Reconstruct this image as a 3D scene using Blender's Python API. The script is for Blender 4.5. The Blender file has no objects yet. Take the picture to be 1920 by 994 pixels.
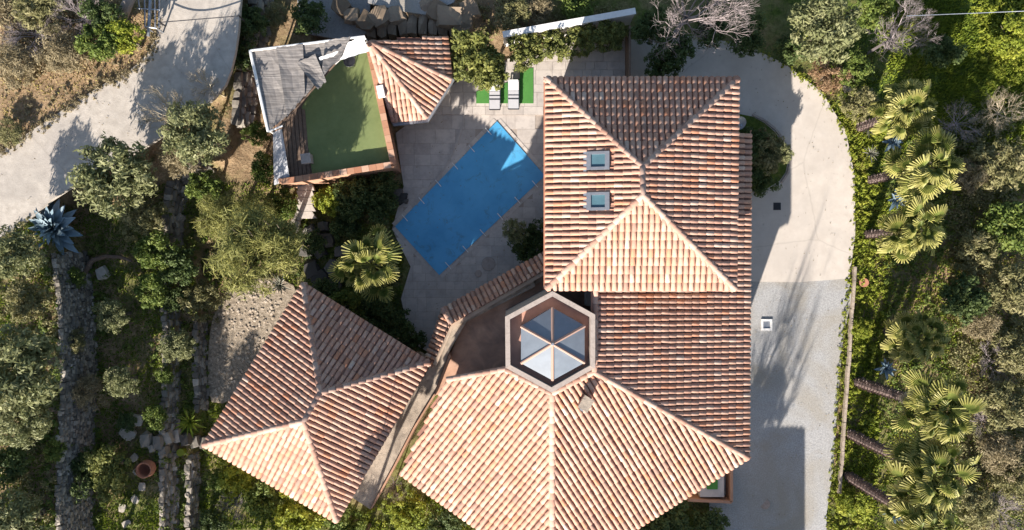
import bpy, bmesh, math, random
import numpy as np
from mathutils import Vector, Matrix, noise as mnoise
from mathutils.geometry import tessellate_polygon

random.seed(7); RNG = np.random.default_rng(7)
sc = bpy.context.scene
COL = sc.collection

# ------------------------------------------------------------------ camera
CH = 46.0; FPX = 1280.0
cam = bpy.data.cameras.new('camera'); camo = bpy.data.objects.new('camera', cam); COL.objects.link(camo)
camo.location = (0, 0, CH); camo.rotation_euler = (0, 0, 0)
cam.sensor_width = 36.0; cam.lens = 36.0 * FPX / 1920.0
cam.clip_start = 0.5; cam.clip_end = 2000
sc.camera = camo

# ------------------------------------------------------------------ light
SUN_EL = math.radians(24.0)
SH = Vector((0.335, 0.942, 0)).normalized()          # direction shadows fall
w = bpy.data.worlds.new('World'); sc.world = w; w.use_nodes = True
nt = w.node_tree; nt.nodes.clear()
so = nt.nodes.new('ShaderNodeOutputWorld'); sb = nt.nodes.new('ShaderNodeBackground')
sk = nt.nodes.new('ShaderNodeTexSky'); sk.sky_type = 'NISHITA'; sk.sun_disc = False
sk.sun_elevation = SUN_EL; sk.sun_rotation = math.atan2(-SH.x, -SH.y)
sb.inputs['Strength'].default_value = 0.078
nt.links.new(sk.outputs[0], sb.inputs[0]); nt.links.new(sb.outputs[0], so.inputs[0])
sl = bpy.data.lights.new('sun', 'SUN'); sl.energy = 5.0; sl.angle = math.radians(0.5); sl.color = (1, 0.93, 0.85)
slo = bpy.data.objects.new('sun', sl); COL.objects.link(slo)
d = Vector((SH.x * math.cos(SUN_EL), SH.y * math.cos(SUN_EL), -math.sin(SUN_EL)))
slo.rotation_euler = d.to_track_quat('-Z', 'Y').to_euler(); slo.location = -d * 80
sc.view_settings.view_transform = 'Standard'; sc.view_settings.look = 'None'
sc.view_settings.exposure = 1.33; sc.view_settings.gamma = 1.0

# ------------------------------------------------------------------ helpers
def P(px, py, z=0.0):
    k = (CH - z) / FPX
    return Vector(((px - 960) * k, -(py - 497) * k, z))

def tag(o, label=None, cat=None, group=None, kind=None):
    if label: o['label'] = label
    if cat: o['category'] = cat
    if group: o['group'] = group
    if kind: o['kind'] = kind
    return o

def empty(name, loc=(0, 0, 0), rz=0.0):
    o = bpy.data.objects.new(name, None); COL.objects.link(o)
    o.location = loc; o.rotation_euler = (0, 0, rz); o.empty_display_size = 0.3
    return o

def link(name, me, parent=None, mat=None, matrix=None):
    o = bpy.data.objects.new(name, me); COL.objects.link(o)
    if mat is not None and not me.materials: me.materials.append(mat)
    if parent is not None: o.parent = parent
    if matrix is not None: o.matrix_local = matrix
    return o

def mesh(name, V, F, mat=None, rnd=None, smooth=False, mats=None, mi=None):
    """V (n,3), F list/array of faces"""
    me = bpy.data.meshes.new(name)
    V = np.asarray(V, dtype=np.float32)
    if isinstance(F, np.ndarray):
        n, k = F.shape
        me.vertices.add(len(V)); me.vertices.foreach_set('co', V.ravel())
        me.loops.add(n * k); me.loops.foreach_set('vertex_index', F.astype(np.int32).ravel())
        me.polygons.add(n); me.polygons.foreach_set('loop_start', np.arange(0, n * k, k, dtype=np.int32))
        me.polygons.foreach_set('loop_total', np.full(n, k, dtype=np.int32))
        me.update(calc_edges=True)
    else:
        me.from_pydata([tuple(v) for v in V.tolist()], [], F); me.update()
    if rnd is not None:
        a = me.attributes.new('rnd', 'FLOAT', 'FACE'); a.data.foreach_set('value', np.asarray(rnd, dtype=np.float32))
    if smooth: me.polygons.foreach_set('use_smooth', np.ones(len(me.polygons), dtype=bool))
    if mat: me.materials.append(mat)
    return me

class MB:
    """collects shapes into ONE mesh"""
    def __init__(s): s.V = []; s.F = []; s.R = []
    def add(s, V, F, r=0.5):
        b = len(s.V); s.V += [tuple(v) for v in V]; s.F += [tuple(i + b for i in f) for f in F]; s.R += [r] * len(F)
    def box(s, c, size, rz=0.0, M=None, r=0.5):
        x, y, z = size[0] / 2, size[1] / 2, size[2] / 2
        vs = [Vector((a * x, b * y, cc * z)) for cc in (-1, 1) for a, b in ((-1, -1), (1, -1), (1, 1), (-1, 1))]
        R = M if M is not None else Matrix.Rotation(rz, 4, 'Z')
        vs = [(R @ v) + Vector(c) for v in vs]
        s.add(vs, [(3, 2, 1, 0), (4, 5, 6, 7), (0, 1, 5, 4), (1, 2, 6, 5), (2, 3, 7, 6), (3, 0, 4, 7)], r)
    def tube(s, p0, p1, r0, r1=None, n=6, r=0.5, cap=True):
        if r1 is None: r1 = r0
        p0 = Vector(p0); p1 = Vector(p1); a = p1 - p0
        if a.length < 1e-6: return
        a.normalize(); u = a.orthogonal().normalized(); v = a.cross(u)
        vs = []
        for p, rr in ((p0, r0), (p1, r1)):
            for i in range(n):
                t = 2 * math.pi * i / n; vs.append(p + (u * math.cos(t) + v * math.sin(t)) * rr)
        fs = [(i, (i + 1) % n, n + (i + 1) % n, n + i) for i in range(n)]
        if cap: fs += [tuple(range(n - 1, -1, -1)), tuple(range(n, 2 * n))]
        s.add(vs, fs, r)
    def prism(s, poly, z0, z1, r=0.5):
        """poly: list of (x,y) or vectors, ccw or cw; z may be list"""
        n = len(poly)
        pts = [Vector((p[0], p[1], 0)) for p in poly]
        ar = sum(pts[i].x * pts[(i + 1) % n].y - pts[(i + 1) % n].x * pts[i].y for i in range(n))
        if ar < 0: pts = pts[::-1]
        vs = [(p.x, p.y, z0) for p in pts] + [(p.x, p.y, z1) for p in pts]
        tri = tessellate_polygon([pts])
        fs = []
        for t in tri:
            a, b, c = t
            cr = (pts[b] - pts[a]).cross(pts[c] - pts[a]).z
            if cr < 0: a, b, c = a, c, b
            fs += [(n + a, n + b, n + c), (c, b, a)]
        fs += [(i, (i + 1) % n, n + (i + 1) % n, n + i) for i in range(n)]
        s.add(vs, fs, r)
    def build(s, name, mat, parent=None, smooth=False):
        me = mesh(name, s.V, s.F, mat, rnd=s.R, smooth=smooth)
        return link(name, me, parent)

def inpoly(X, Y, poly):
    X = np.asarray(X); Y = np.asarray(Y); r = np.zeros(X.shape, bool); n = len(poly)
    for i in range(n):
        x0, y0 = poly[i][0], poly[i][1]; x1, y1 = poly[(i + 1) % n][0], poly[(i + 1) % n][1]
        c = ((y0 > Y) != (y1 > Y)) & (X < (x1 - x0) * (Y - y0) / ((y1 - y0) or 1e-9) + x0)
        r ^= c
    return r

def smooth_poly(pts, it=2):
    for _ in range(it):
        q = []
        for i in range(len(pts)):
            a = pts[i]; b = pts[(i + 1) % len(pts)]
            q.append((a[0] * .75 + b[0] * .25, a[1] * .75 + b[1] * .25)); q.append((a[0] * .25 + b[0] * .75, a[1] * .25 + b[1] * .75))
        pts = q
    return pts

# ------------------------------------------------------------------ materials
def mat_new(name):
    m = bpy.data.materials.new(name); m.use_nodes = True
    N = m.node_tree.nodes; L = m.node_tree.links
    return m, N, L, N['Principled BSDF']

def ramp(N, stops):
    r = N.new('ShaderNodeValToRGB'); e = r.color_ramp.elements
    e[0].position = stops[0][0]; e[0].color = (*stops[0][1], 1)
    e[1].position = stops[-1][0]; e[1].color = (*stops[-1][1], 1)
    for p, c in stops[1:-1]:
        x = e.new(p); x.color = (*c, 1)
    return r

def noise_node(N, L, scale, detail=4, rough=0.6, coord='Object', dist=0.0):
    t = N.new('ShaderNodeTexCoord'); n = N.new('ShaderNodeTexNoise')
    n.inputs['Scale'].default_value = scale; n.inputs['Detail'].default_value = detail
    n.inputs['Roughness'].default_value = rough; n.inputs['Distortion'].default_value = dist
    L.new(t.outputs[coord], n.inputs['Vector']); return n

def geo_noise(N, L, scale, detail=4, rough=0.6, dist=0.0):
    t = N.new('ShaderNodeNewGeometry'); n = N.new('ShaderNodeTexNoise')
    n.inputs['Scale'].default_value = scale; n.inputs['Detail'].default_value = detail
    n.inputs['Roughness'].default_value = rough; n.inputs['Distortion'].default_value = dist
    L.new(t.outputs['Position'], n.inputs['Vector']); return n

def mixc(N, L, fac, a, b, mode='MIX'):
    m = N.new('ShaderNodeMix'); m.data_type = 'RGBA'; m.blend_type = mode
    for s, v in ((m.inputs[0], fac), (m.inputs[6], a), (m.inputs[7], b)):
        if isinstance(v, (int, float)): s.default_value = v
        elif isinstance(v, tuple): s.default_value = (*v, 1)
        else: L.new(v, s)
    return m.outputs[2]

def bump(N, L, src, bsdf, strength=0.3, dist=0.05):
    b = N.new('ShaderNodeBump'); b.inputs['Strength'].default_value = strength; b.inputs['Distance'].default_value = dist
    L.new(src, b.inputs['Height']); L.new(b.outputs[0], bsdf.inputs['Normal'])

def m_noise(name, stops, scale=3, rough=0.85, detail=5, bscale=None, bs=0.3, bd=0.03, big=None, spec=0.2, crack=False):
    """noise-ramped surface in world position; big=(scale, color, amount) adds broad stains"""
    m, N, L, B = mat_new(name)
    n = geo_noise(N, L, scale, detail, 0.65); r = ramp(N, stops); L.new(n.outputs['Fac'], r.inputs[0])
    c = r.outputs[0]
    if big:
        g = geo_noise(N, L, big[0], 3, 0.6, 0.8); rr = ramp(N, [(0.42, (0, 0, 0)), (0.68, (1, 1, 1))]); L.new(g.outputs['Fac'], rr.inputs[0])
        mm = N.new('ShaderNodeMath'); mm.operation = 'MULTIPLY'; L.new(rr.outputs[0], mm.inputs[0]); mm.inputs[1].default_value = big[2]
        c = mixc(N, L, mm.outputs[0], c, big[1])
    if crack:
        t = N.new('ShaderNodeNewGeometry'); nd = geo_noise(N, L, .8, 3, .6); mv = N.new('ShaderNodeMix'); mv.data_type = 'VECTOR'; mv.inputs[0].default_value = .25
        L.new(t.outputs['Position'], mv.inputs[4]); L.new(nd.outputs['Color'], mv.inputs[5])
        v = N.new('ShaderNodeTexVoronoi'); v.feature = 'DISTANCE_TO_EDGE'; v.inputs['Scale'].default_value = .16; L.new(mv.outputs[1], v.inputs['Vector'])
        cr = ramp(N, [(0, (.28, .28, .28)), (.007, (0, 0, 0))]); L.new(v.outputs['Distance'], cr.inputs[0]); c = mixc(N, L, cr.outputs[0], c, (.25, .215, .18))
        sp_ = geo_noise(N, L, 3.5, 2, .5); sr_ = ramp(N, [(.68, (0, 0, 0)), (.76, (.5, .5, .5))]); L.new(sp_.outputs['Fac'], sr_.inputs[0]); c = mixc(N, L, sr_.outputs[0], c, (.3, .26, .22))
    L.new(c, B.inputs['Base Color']); B.inputs['Roughness'].default_value = rough
    B.inputs['Specular IOR Level'].default_value = spec
    if bscale:
        b = geo_noise(N, L, bscale, 4, 0.7); bump(N, L, b.outputs['Fac'], B, bs, bd)
    return m

def m_rnd(name, stops, nscale=6, namt=0.35, dark=(0.1, 0.08, 0.07), rough=0.85, transl=0.0, bscale=None, stain=None):
    """colour by the per-piece attribute rnd + a weathering noise"""
    m, N, L, B = mat_new(name)
    a = N.new('ShaderNodeAttribute'); a.attribute_name = 'rnd'
    r = ramp(N, stops); L.new(a.outputs['Fac'], r.inputs[0]); c = r.outputs[0]
    if namt > 0:
        g = geo_noise(N, L, nscale, 5, 0.7); rr = ramp(N, [(0.45, (0, 0, 0)), (0.75, (1, 1, 1))]); L.new(g.outputs['Fac'], rr.inputs[0])
        mm = N.new('ShaderNodeMath'); mm.operation = 'MULTIPLY'; L.new(rr.outputs[0], mm.inputs[0]); mm.inputs[1].default_value = namt
        c = mixc(N, L, mm.outputs[0], c, dark)
    if stain:
        g = geo_noise(N, L, stain[0], 6, 0.75, 1.0); rr = ramp(N, [(0.5, (0, 0, 0)), (0.72, (1, 1, 1))]); L.new(g.outputs['Fac'], rr.inputs[0])
        m2 = N.new('ShaderNodeMath'); m2.operation = 'MULTIPLY'; L.new(rr.outputs[0], m2.inputs[0]); m2.inputs[1].default_value = stain[2]
        c = mixc(N, L, m2.outputs[0], c, stain[1])
    L.new(c, B.inputs['Base Color']); B.inputs['Roughness'].default_value = rough; B.inputs['Specular IOR Level'].default_value = 0.25
    if bscale:
        b = geo_noise(N, L, bscale, 4, 0.7); bump(N, L, b.outputs['Fac'], B, 0.4, 0.02)
    if transl > 0:
        t = N.new('ShaderNodeBsdfTranslucent'); L.new(c, t.inputs[0]); ms = N.new('ShaderNodeMixShader'); ms.inputs[0].default_value = transl
        L.new(B.outputs[0], ms.inputs[1]); L.new(t.outputs[0], ms.inputs[2]); L.new(ms.outputs[0], N['Material Output'].inputs[0])
    return m

def m_flat(name, c, rough=0.6, metal=0.0, var=0.12, scale=4, spec=0.4):
    a = tuple(max(0, x * (1 - var)) for x in c); b = tuple(min(1, x * (1 + var)) for x in c)
    m, N, L, B = mat_new(name)
    n = geo_noise(N, L, scale, 5, 0.65); r = ramp(N, [(0.3, a), (0.7, b)]); L.new(n.outputs['Fac'], r.inputs[0])
    L.new(r.outputs[0], B.inputs['Base Color']); B.inputs['Roughness'].default_value = rough; B.inputs['Metallic'].default_value = metal
    B.inputs['Specular IOR Level'].default_value = spec
    return m

M = {}
M['tile'] = m_rnd('clay_tile', [(0, (.29, .175, .135)), (.1, (.38, .215, .16)), (.35, (.455, .255, .18)), (.65, (.50, .32, .24)), (.85, (.475, .21, .12)), (1, (.54, .405, .325))], 5, 0.4, (.24, .17, .135), bscale=18, stain=(.42, (.27, .175, .13), .55))
M['pan'] = m_rnd('pan_tile', [(0, (.21, .105, .075)), (.5, (.31, .155, .105)), (1, (.39, .21, .145))], 5, 0.45, (.09, .07, .06))
M['ridge'] = m_rnd('ridge_mortar', [(0, (.34, .19, .14)), (.5, (.41, .26, .20)), (1, (.48, .34, .27))], 9, 0.3, (.3, .2, .15))
M['stucco'] = m_noise('stucco', [(.3, (.42, .31, .22)), (.7, (.52, .40, .30))], 2.2, bscale=30, big=(.5, (.3, .22, .17), .5))
M['ochre'] = m_noise('ochre_render', [(.3, (.40, .22, .14)), (.7, (.48, .28, .18))], 1.5, bscale=25, big=(.6, (.28, .16, .11), .5))
M['salmon'] = m_noise('salmon_render', [(.3, (.44, .24, .18)), (.7, (.52, .30, .23))], 2, bscale=20)
M['parapet'] = m_noise('parapet_cement', [(.3, (.29, .24, .205)), (.55, (.40, .335, .29)), (.75, (.24, .20, .17))], 3.5, bscale=30)
M['terrafloor'] = m_noise('terracotta_floor', [(.3, (.46, .27, .18)), (.7, (.60, .38, .265))], 1.1, bscale=22, big=(.9, (.27, .18, .14), .75))
M['ledge'] = m_noise('ledge_render', [(.3, (.30, .245, .19)), (.5, (.42, .345, .27)), (.7, (.46, .375, .29))], 3.5, bscale=14, bs=.7, bd=.05, big=(.9, (.19, .155, .125), .75))
M['slab'] = m_rnd('travertine', [(0, (.44, .39, .345)), (.5, (.50, .445, .395)), (1, (.54, .48, .42))], 1.3, 0.75, (.30, .26, .235), bscale=14)
M['joint'] = m_noise('paving_bed', [(.3, (.30, .25, .21)), (.7, (.38, .32, .27))], 4)
M['concrete'] = m_noise('drive_concrete', [(.3, (.49, .43, .37)), (.7, (.57, .51, .445))], 1.3, bscale=26, big=(.3, (.42, .375, .33), .5), crack=True)
M['gravel'] = m_noise('gravel', [(.3, (.26, .255, .25)), (.55, (.39, .382, .372)), (.75, (.52, .51, .497))], 14, bscale=22, bs=.7, bd=.05, big=(.22, (.30, .255, .185), .65))
M['road'] = m_noise('road_concrete', [(.3, (.37, .325, .275)), (.7, (.52, .465, .40))], 2.2, bscale=14, bs=.5, bd=.03, big=(.45, (.33, .295, .26), .6), crack=True)
M['rubble'] = m_noise('rubble', [(.3, (.16, .125, .09)), (.55, (.35, .285, .21)), (.75, (.50, .42, .335))], 5, bscale=14, bs=.8, bd=.08)
M['stone'] = m_rnd('field_stone', [(0, (.11, .095, .08)), (.4, (.19, .17, .145)), (.75, (.30, .26, .21)), (1, (.44, .39, .33))], 5, 0.4, (.12, .12, .08), bscale=10)
M['boulder'] = m_rnd('boulder_rock', [(0, (.16, .115, .075)), (.5, (.23, .17, .115)), (1, (.29, .22, .155))], 2.5, 0.5, (.14, .11, .08), bscale=6)
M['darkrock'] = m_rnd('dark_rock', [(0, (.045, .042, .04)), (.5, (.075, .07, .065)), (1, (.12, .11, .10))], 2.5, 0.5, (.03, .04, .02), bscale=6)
M['pebble'] = m_rnd('pale_pebble', [(0, (.20, .155, .11)), (.5, (.36, .29, .215)), (1, (.50, .42, .33))], 4, 0.3, (.2, .15, .1))
M['white'] = m_flat('white_paint', (.74, .72, .69), .6, var=.07)
M['whitefab'] = m_flat('white_fabric', (.78, .77, .75), .8, var=.05)
M['zinc'] = m_flat('zinc', (.36, .38, .41), .45, .6)
M['frame'] = m_flat('window_frame', (.20, .21, .235), .4, .3)
M['dark'] = m_flat('dark_metal', (.035, .035, .04), .5, .2)
M['wood'] = m_noise('weathered_wood', [(.3, (.12, .08, .06)), (.7, (.2, .14, .1))], 5)
M['clay'] = m_flat('pot_clay', (.35, .15, .09), .7)
M['bark'] = m_noise('bark', [(.3, (.09, .07, .05)), (.7, (.2, .16, .12))], 8, bscale=20, bs=.6)
M['twig'] = m_rnd('bare_twig', [(0, (.17, .14, .14)), (.5, (.27, .225, .222)), (1, (.38, .325, .32))], 3, 0.2)
M['tantwig'] = m_rnd('dry_twig', [(0, (.28, .22, .14)), (.5, (.42, .34, .23)), (1, (.54, .46, .33))], 3, 0.2)
M['palmtrunk'] = m_rnd('palm_trunk', [(0, (.12, .085, .075)), (.5, (.24, .18, .16)), (1, (.42, .34, .31))], 8, 0.3)
M['cushion'] = m_flat('cushion', (.46, .45, .46), .85, var=.05)
M['glass'] = None

def leafmat(name, a, b, c, tr=0.3):
    return m_rnd(name, [(0, a), (.5, b), (1, c)], 1.0, 0.0, transl=tr, rough=.6)
M['l_olive'] = leafmat('leaf_olive', (0.12, 0.135, 0.052), (0.215, 0.225, 0.1), (0.33, 0.325, 0.17))
M['l_green'] = leafmat('leaf_green', (0.065, 0.105, 0.02), (0.135, 0.18, 0.036), (0.235, 0.265, 0.065))
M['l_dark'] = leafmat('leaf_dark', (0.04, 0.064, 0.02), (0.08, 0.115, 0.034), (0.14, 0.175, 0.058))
M['l_yellow'] = leafmat('leaf_yellowgreen', (0.13, 0.17, 0.02), (0.24, 0.275, 0.03), (0.36, 0.36, 0.05))
M['l_laurel'] = leafmat('leaf_laurel', (0.085, 0.1, 0.028), (0.175, 0.19, 0.05), (0.29, 0.285, 0.08))
M['l_feather'] = leafmat('leaf_feathery', (0.13, 0.135, 0.04), (0.225, 0.225, 0.065), (0.33, 0.31, 0.1))
M['l_dry'] = leafmat('leaf_dry', (0.17, 0.135, 0.075), (0.27, 0.22, 0.125), (0.39, 0.325, 0.2))
M['l_rust'] = leafmat('leaf_rust', (0.2, 0.115, 0.06), (0.3, 0.19, 0.105), (0.4, 0.28, 0.17))
M['l_scrub'] = leafmat('leaf_scrub', (0.13, 0.13, 0.05), (0.225, 0.21, 0.09), (0.35, 0.31, 0.16))
M['frond'] = m_rnd('fan_frond', [(0, (.05, .085, .02)), (.4, (.145, .175, .038)), (.75, (.33, .31, .085)), (1, (.50, .44, .20))], 2, 0.0, transl=.25, rough=.5)
M['agave'] = m_rnd('agave_leaf', [(0, (.10, .15, .18)), (.5, (.17, .235, .275)), (1, (.28, .35, .385))], 3, 0.15, (.05, .08, .1), rough=.55)
M['yucca'] = m_rnd('yucca_leaf', [(0, (.10, .11, .08)), (.5, (.2, .2, .15)), (1, (.34, .32, .26))], 3, 0.1, rough=.6)
M['grass'] = m_rnd('grass_blade', [(0, (.05, .085, .012)), (.35, (.125, .18, .022)), (.6, (.26, .31, .03)), (.8, (.36, .32, .09)), (1, (.44, .34, .20))], 1, 0, transl=.2, rough=.7)

# glass-like materials
def glassmat(name, c, rough, spec=.6):
    m, N, L, B = mat_new(name)
    n = geo_noise(N, L, 1.5, 3, .6); r = ramp(N, [(.35, tuple(x * .85 for x in c)), (.7, c)]); L.new(n.outputs['Fac'], r.inputs[0])
    L.new(r.outputs[0], B.inputs['Base Color']); B.inputs['Roughness'].default_value = rough; B.inputs['Specular IOR Level'].default_value = spec
    return m
M['pane'] = glassmat('lantern_pane', (.19, .215, .245), .16)
M['skypane'] = glassmat('roof_window_pane', (.085, .165, .195), .08, .9)

def m_turf(name, a, b, sc_=9):
    m, N, L, B = mat_new(name)
    n = geo_noise(N, L, sc_, 6, .7); r = ramp(N, [(.3, a), (.7, b)]); L.new(n.outputs['Fac'], r.inputs[0])
    g = geo_noise(N, L, .7, 3, .6); c = mixc(N, L, g.outputs['Fac'], r.outputs[0], tuple(x * 1.25 for x in b))
    L.new(c, B.inputs['Base Color']); B.inputs['Roughness'].default_value = .95; B.inputs['Specular IOR Level'].default_value = .1
    n2 = geo_noise(N, L, 60, 2, .7); bump(N, L, n2.outputs['Fac'], B, .6, .02)
    return m
M['turf'] = m_turf('artificial_turf', (.10, .135, .05), (.165, .195, .08), 3.5)
M['mat'] = m_turf('green_mat', (.045, .15, .035), (.075, .21, .05))

# pool cover: blue fabric with algae blotches
m, N, L, B = mat_new('pool_cover_fabric')
n = geo_noise(N, L, .5, 4, .6); r = ramp(N, [(.3, (.06, .29, .53)), (.7, (.10, .385, .65))]); L.new(n.outputs['Fac'], r.inputs[0])
g = geo_noise(N, L, 1.1, 5, .75, 1.2); rr = ramp(N, [(.55, (0, 0, 0)), (.68, (1, 1, 1))]); L.new(g.outputs['Fac'], rr.inputs[0])
mm = N.new('ShaderNodeMath'); mm.operation = 'MULTIPLY'; L.new(rr.outputs[0], mm.inputs[0]); mm.inputs[1].default_value = .6
L.new(mixc(N, L, mm.outputs[0], r.outputs[0], (.07, .17, .22)), B.inputs['Base Color']); B.inputs['Roughness'].default_value = .38
M['cover'] = m

# ground: bed of earth, litter and low green with a dryness attribute
m, N, L, B = mat_new('earth_and_grass')
a = N.new('ShaderNodeAttribute'); a.attribute_name = 'dry'
n1 = geo_noise(N, L, .55, 6, .7); n2 = geo_noise(N, L, 5, 6, .75)
gr = ramp(N, [(.3, (.04, .065, .016)), (.55, (.10, .135, .026)), (.75, (.17, .19, .045))]); L.new(n2.outputs['Fac'], gr.inputs[0])
dr = ramp(N, [(.3, (.18, .115, .065)), (.55, (.33, .23, .135)), (.75, (.46, .355, .23))]); L.new(n2.outputs['Fac'], dr.inputs[0])
ad = N.new('ShaderNodeMath'); ad.operation = 'ADD'; L.new(n1.outputs['Fac'], ad.inputs[0]); L.new(a.outputs['Fac'], ad.inputs[1])
rr = ramp(N, [(.55, (0, 0, 0)), (.95, (1, 1, 1))]); L.new(ad.outputs[0], rr.inputs[0])
L.new(mixc(N, L, rr.outputs[0], gr.outputs[0], dr.outputs[0]), B.inputs['Base Color']); B.inputs['Roughness'].default_value = .95; B.inputs['Specular IOR Level'].default_value = .1
bump(N, L, n2.outputs['Fac'], B, .8, .15)
M['ground'] = m

# reed mat
m, N, L, B = mat_new('reed')
t = N.new('ShaderNodeNewGeometry'); mp = N.new('ShaderNodeMapping'); mp.inputs['Rotation'].default_value = (0, 0, math.radians(-48)); mp.inputs['Scale'].default_value = (.5, 16, 1)
L.new(t.outputs['Position'], mp.inputs['Vector']); wv = N.new('ShaderNodeTexNoise'); wv.inputs['Scale'].default_value = 1.0; wv.inputs['Detail'].default_value = 5; wv.inputs['Roughness'].default_value = .7; L.new(mp.outputs[0], wv.inputs['Vector'])
r = ramp(N, [(.32, (.06, .052, .047)), (.5, (.185, .168, .155)), (.7, (.37, .335, .305))]); L.new(wv.outputs['Fac'], r.inputs[0])
g = geo_noise(N, L, 1.5, 4, .7); g2 = N.new('ShaderNodeMath'); g2.operation = 'MULTIPLY'; g2.inputs[1].default_value = .35; L.new(g.outputs['Fac'], g2.inputs[0]); L.new(mixc(N, L, g2.outputs[0], r.outputs[0], (.19, .17, .155)), B.inputs['Base Color']); B.inputs['Roughness'].default_value = .9
bump(N, L, wv.outputs['Fac'], B, .5, .02)
M['reed'] = m

# ------------------------------------------------------------------ terrain
def interp_line(pts):
    """polyline of world (x,y) -> signed distance (positive = left / uphill side)"""
    A = np.array(pts)
    def f(X, Y):
        best = np.full(np.shape(X), 1e9); sg = np.zeros(np.shape(X))
        for i in range(len(A) - 1):
            dx, dy = A[i + 1] - A[i]; l2 = dx * dx + dy * dy
            t = np.clip(((X - A[i, 0]) * dx + (Y - A[i, 1]) * dy) / l2, 0, 1)
            qx = A[i, 0] + t * dx; qy = A[i, 1] + t * dy
            dd = np.hypot(X - qx, Y - qy)
            s = dx * (Y - A[i, 1]) - dy * (X - A[i, 0])
            u = dd < best - 1e-6
            best = np.where(u, dd, best); sg = np.where(u, np.sign(s), sg)
        return best * sg
    return f
ZA, ZB, ZC = 0.8, 1.8, 4.0
def wl(pts, z): return [tuple(P(x, y, z)[:2]) for x, y in pts]
LA = wl([(372, 1400), (372, 850), (388, 760), (386, 590), (380, 470), (530, 425), (560, 340), (640, -200)], 0)
LB = wl([(333, 1400), (333, 800), (340, 700), (338, 420), (350, 345), (440, 300), (462, 180), (500, -200)], ZA)
LC = wl([(172, 1400), (170, 900), (178, 700), (172, 560), (160, 470), (120, 400), (150, 350), (270, 285), (390, 205), (432, 178), (475, -200)], ZB)
fA, fB, fC = interp_line(LA), interp_line(LB), interp_line(LC)
ND = interp_line(wl([(1190, 40), (940, 72), (860, 62), (700, 70), (560, 30), (300, -60)], 0))   # north bank
def sstep(x, a, b):
    t = np.clip((x - a) / (b - a), 0, 1); return t * t * (3 - 2 * t)
def base_h(X, Y):
    X = np.asarray(X, float); Y = np.asarray(Y, float)
    z = ZA * sstep(fA(X, Y), 0, .35) + (ZB - ZA) * sstep(fB(X, Y), 0, .4) + (ZC - ZB) * sstep(fC(X, Y), 0, .8)
    north = (sstep(Y, 15.0, 16.5) * sstep(X, -9.5, -8.2) * (1 - sstep(X, -3.6, -2.2))) * 1.7
    z = np.maximum(z, north)
    bank = sstep(Y, 9, 14) * (1 - sstep(X, -27, -25.2)) * 0 
    return z + bank
def lumps(X, Y):
    return 0.10 * (np.sin(X * 1.7 + 2 * np.sin(Y * .6)) * np.sin(Y * 1.9 + 1.3 * np.sin(X * .8)) - 1) * .5 + 0.05 * (np.sin(X * 5.1 + Y * 2.3) * np.sin(Y * 4.7 - X * 1.9) - 1) * .5
def hz(x, y): return float(base_h(np.array([x]), np.array([y]))[0])
def G(px, py, up=0.0):
    """the ground point seen at a picture position"""
    z = 4.6
    while z > -0.2:
        p = P(px, py, z)
        if hz(p.x, p.y) >= z: break
        z -= 0.05
    return Vector((p.x, p.y, max(z, 0) + up))

def axis(lo, hi, step, far):
    a = np.arange(lo, hi + step / 2, step); g = []; s = step; x = hi
    while x < far: s *= 1.6; x += s; g.append(x)
    g2 = []; s = step; x = lo
    while x > -far: s *= 1.6; x -= s; g2.append(x)
    return np.concatenate([g2[::-1], a, g])
gx = axis(-38, 38, .22, 700); gy = axis(-24, 24, .22, 700)
GX, GY = np.meshgrid(gx, gy)
GZ = base_h(GX, GY) + lumps(GX, GY) - 0.02
def blob(px, py, r, z=0):
    c = P(px, py, z); s = r * (CH - z) / FPX
    return np.exp(-((GX - c.x) ** 2 + (GY - c.y) ** 2) / (2 * s * s))
DRY = np.full(GX.shape, .16)
for px, py, r, a, z in [(90, 190, 120, .95, 4), (200, 140, 50, .6, 4), (20, 240, 60, .5, 4), (300, 60, 40, .5, 4), (0, 250, 80, .5, 4), (1850, 500, 110, .3, 0), (1870, 800, 120, .3, 0), (760, 10, 150, .6, 0), (120, 760, 90, .35, 3),
                        (80, 560, 60, .3, 4), (1560, 560, 40, .25, 0), (500, 280, 60, .45, 1), (430, 560, 80, .4, 0), (1640, 560, 60, .1, 0), (1550, 800, 40, .35, 0), (880, 20, 60, .9, 1.5), (820, 30, 60, .9, 1.5), (690, 20, 40, .7, 1.5),
                        (60, 900, 70, .4, 4), (330, 880, 30, .2, 1), (230, 720, 60, .15, 2), (1800, 40, 150, -.2, 0), (1640, 350, 50, -.15, 0)]:
    DRY += a * blob(px, py, r, z)
ny, nx = GX.shape
V = np.stack([GX, GY, GZ], -1).reshape(-1, 3)
idx = np.arange(ny * nx).reshape(ny, nx)
F = np.stack([idx[:-1, :-1], idx[:-1, 1:], idx[1:, 1:], idx[1:, :-1]], -1).reshape(-1, 4)
me = mesh('ground', V, F, M['ground'], smooth=True)
at = me.attributes.new('dry', 'FLOAT', 'POINT'); at.data.foreach_set('value', DRY.ravel().astype(np.float32))
tag(link('ground', me), kind='structure')

def sheet(name, polypx, z, mat, thick=.25, sm=0, top=.03):
    pl = smooth_poly(polypx, sm) if sm else polypx
    b = MB(); b.prism([P(x, y, z) for x, y in pl], z - thick, z + top)
    return tag(b.build(name, mat), kind='structure'), [P(x, y, z) for x, y in pl]

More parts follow.
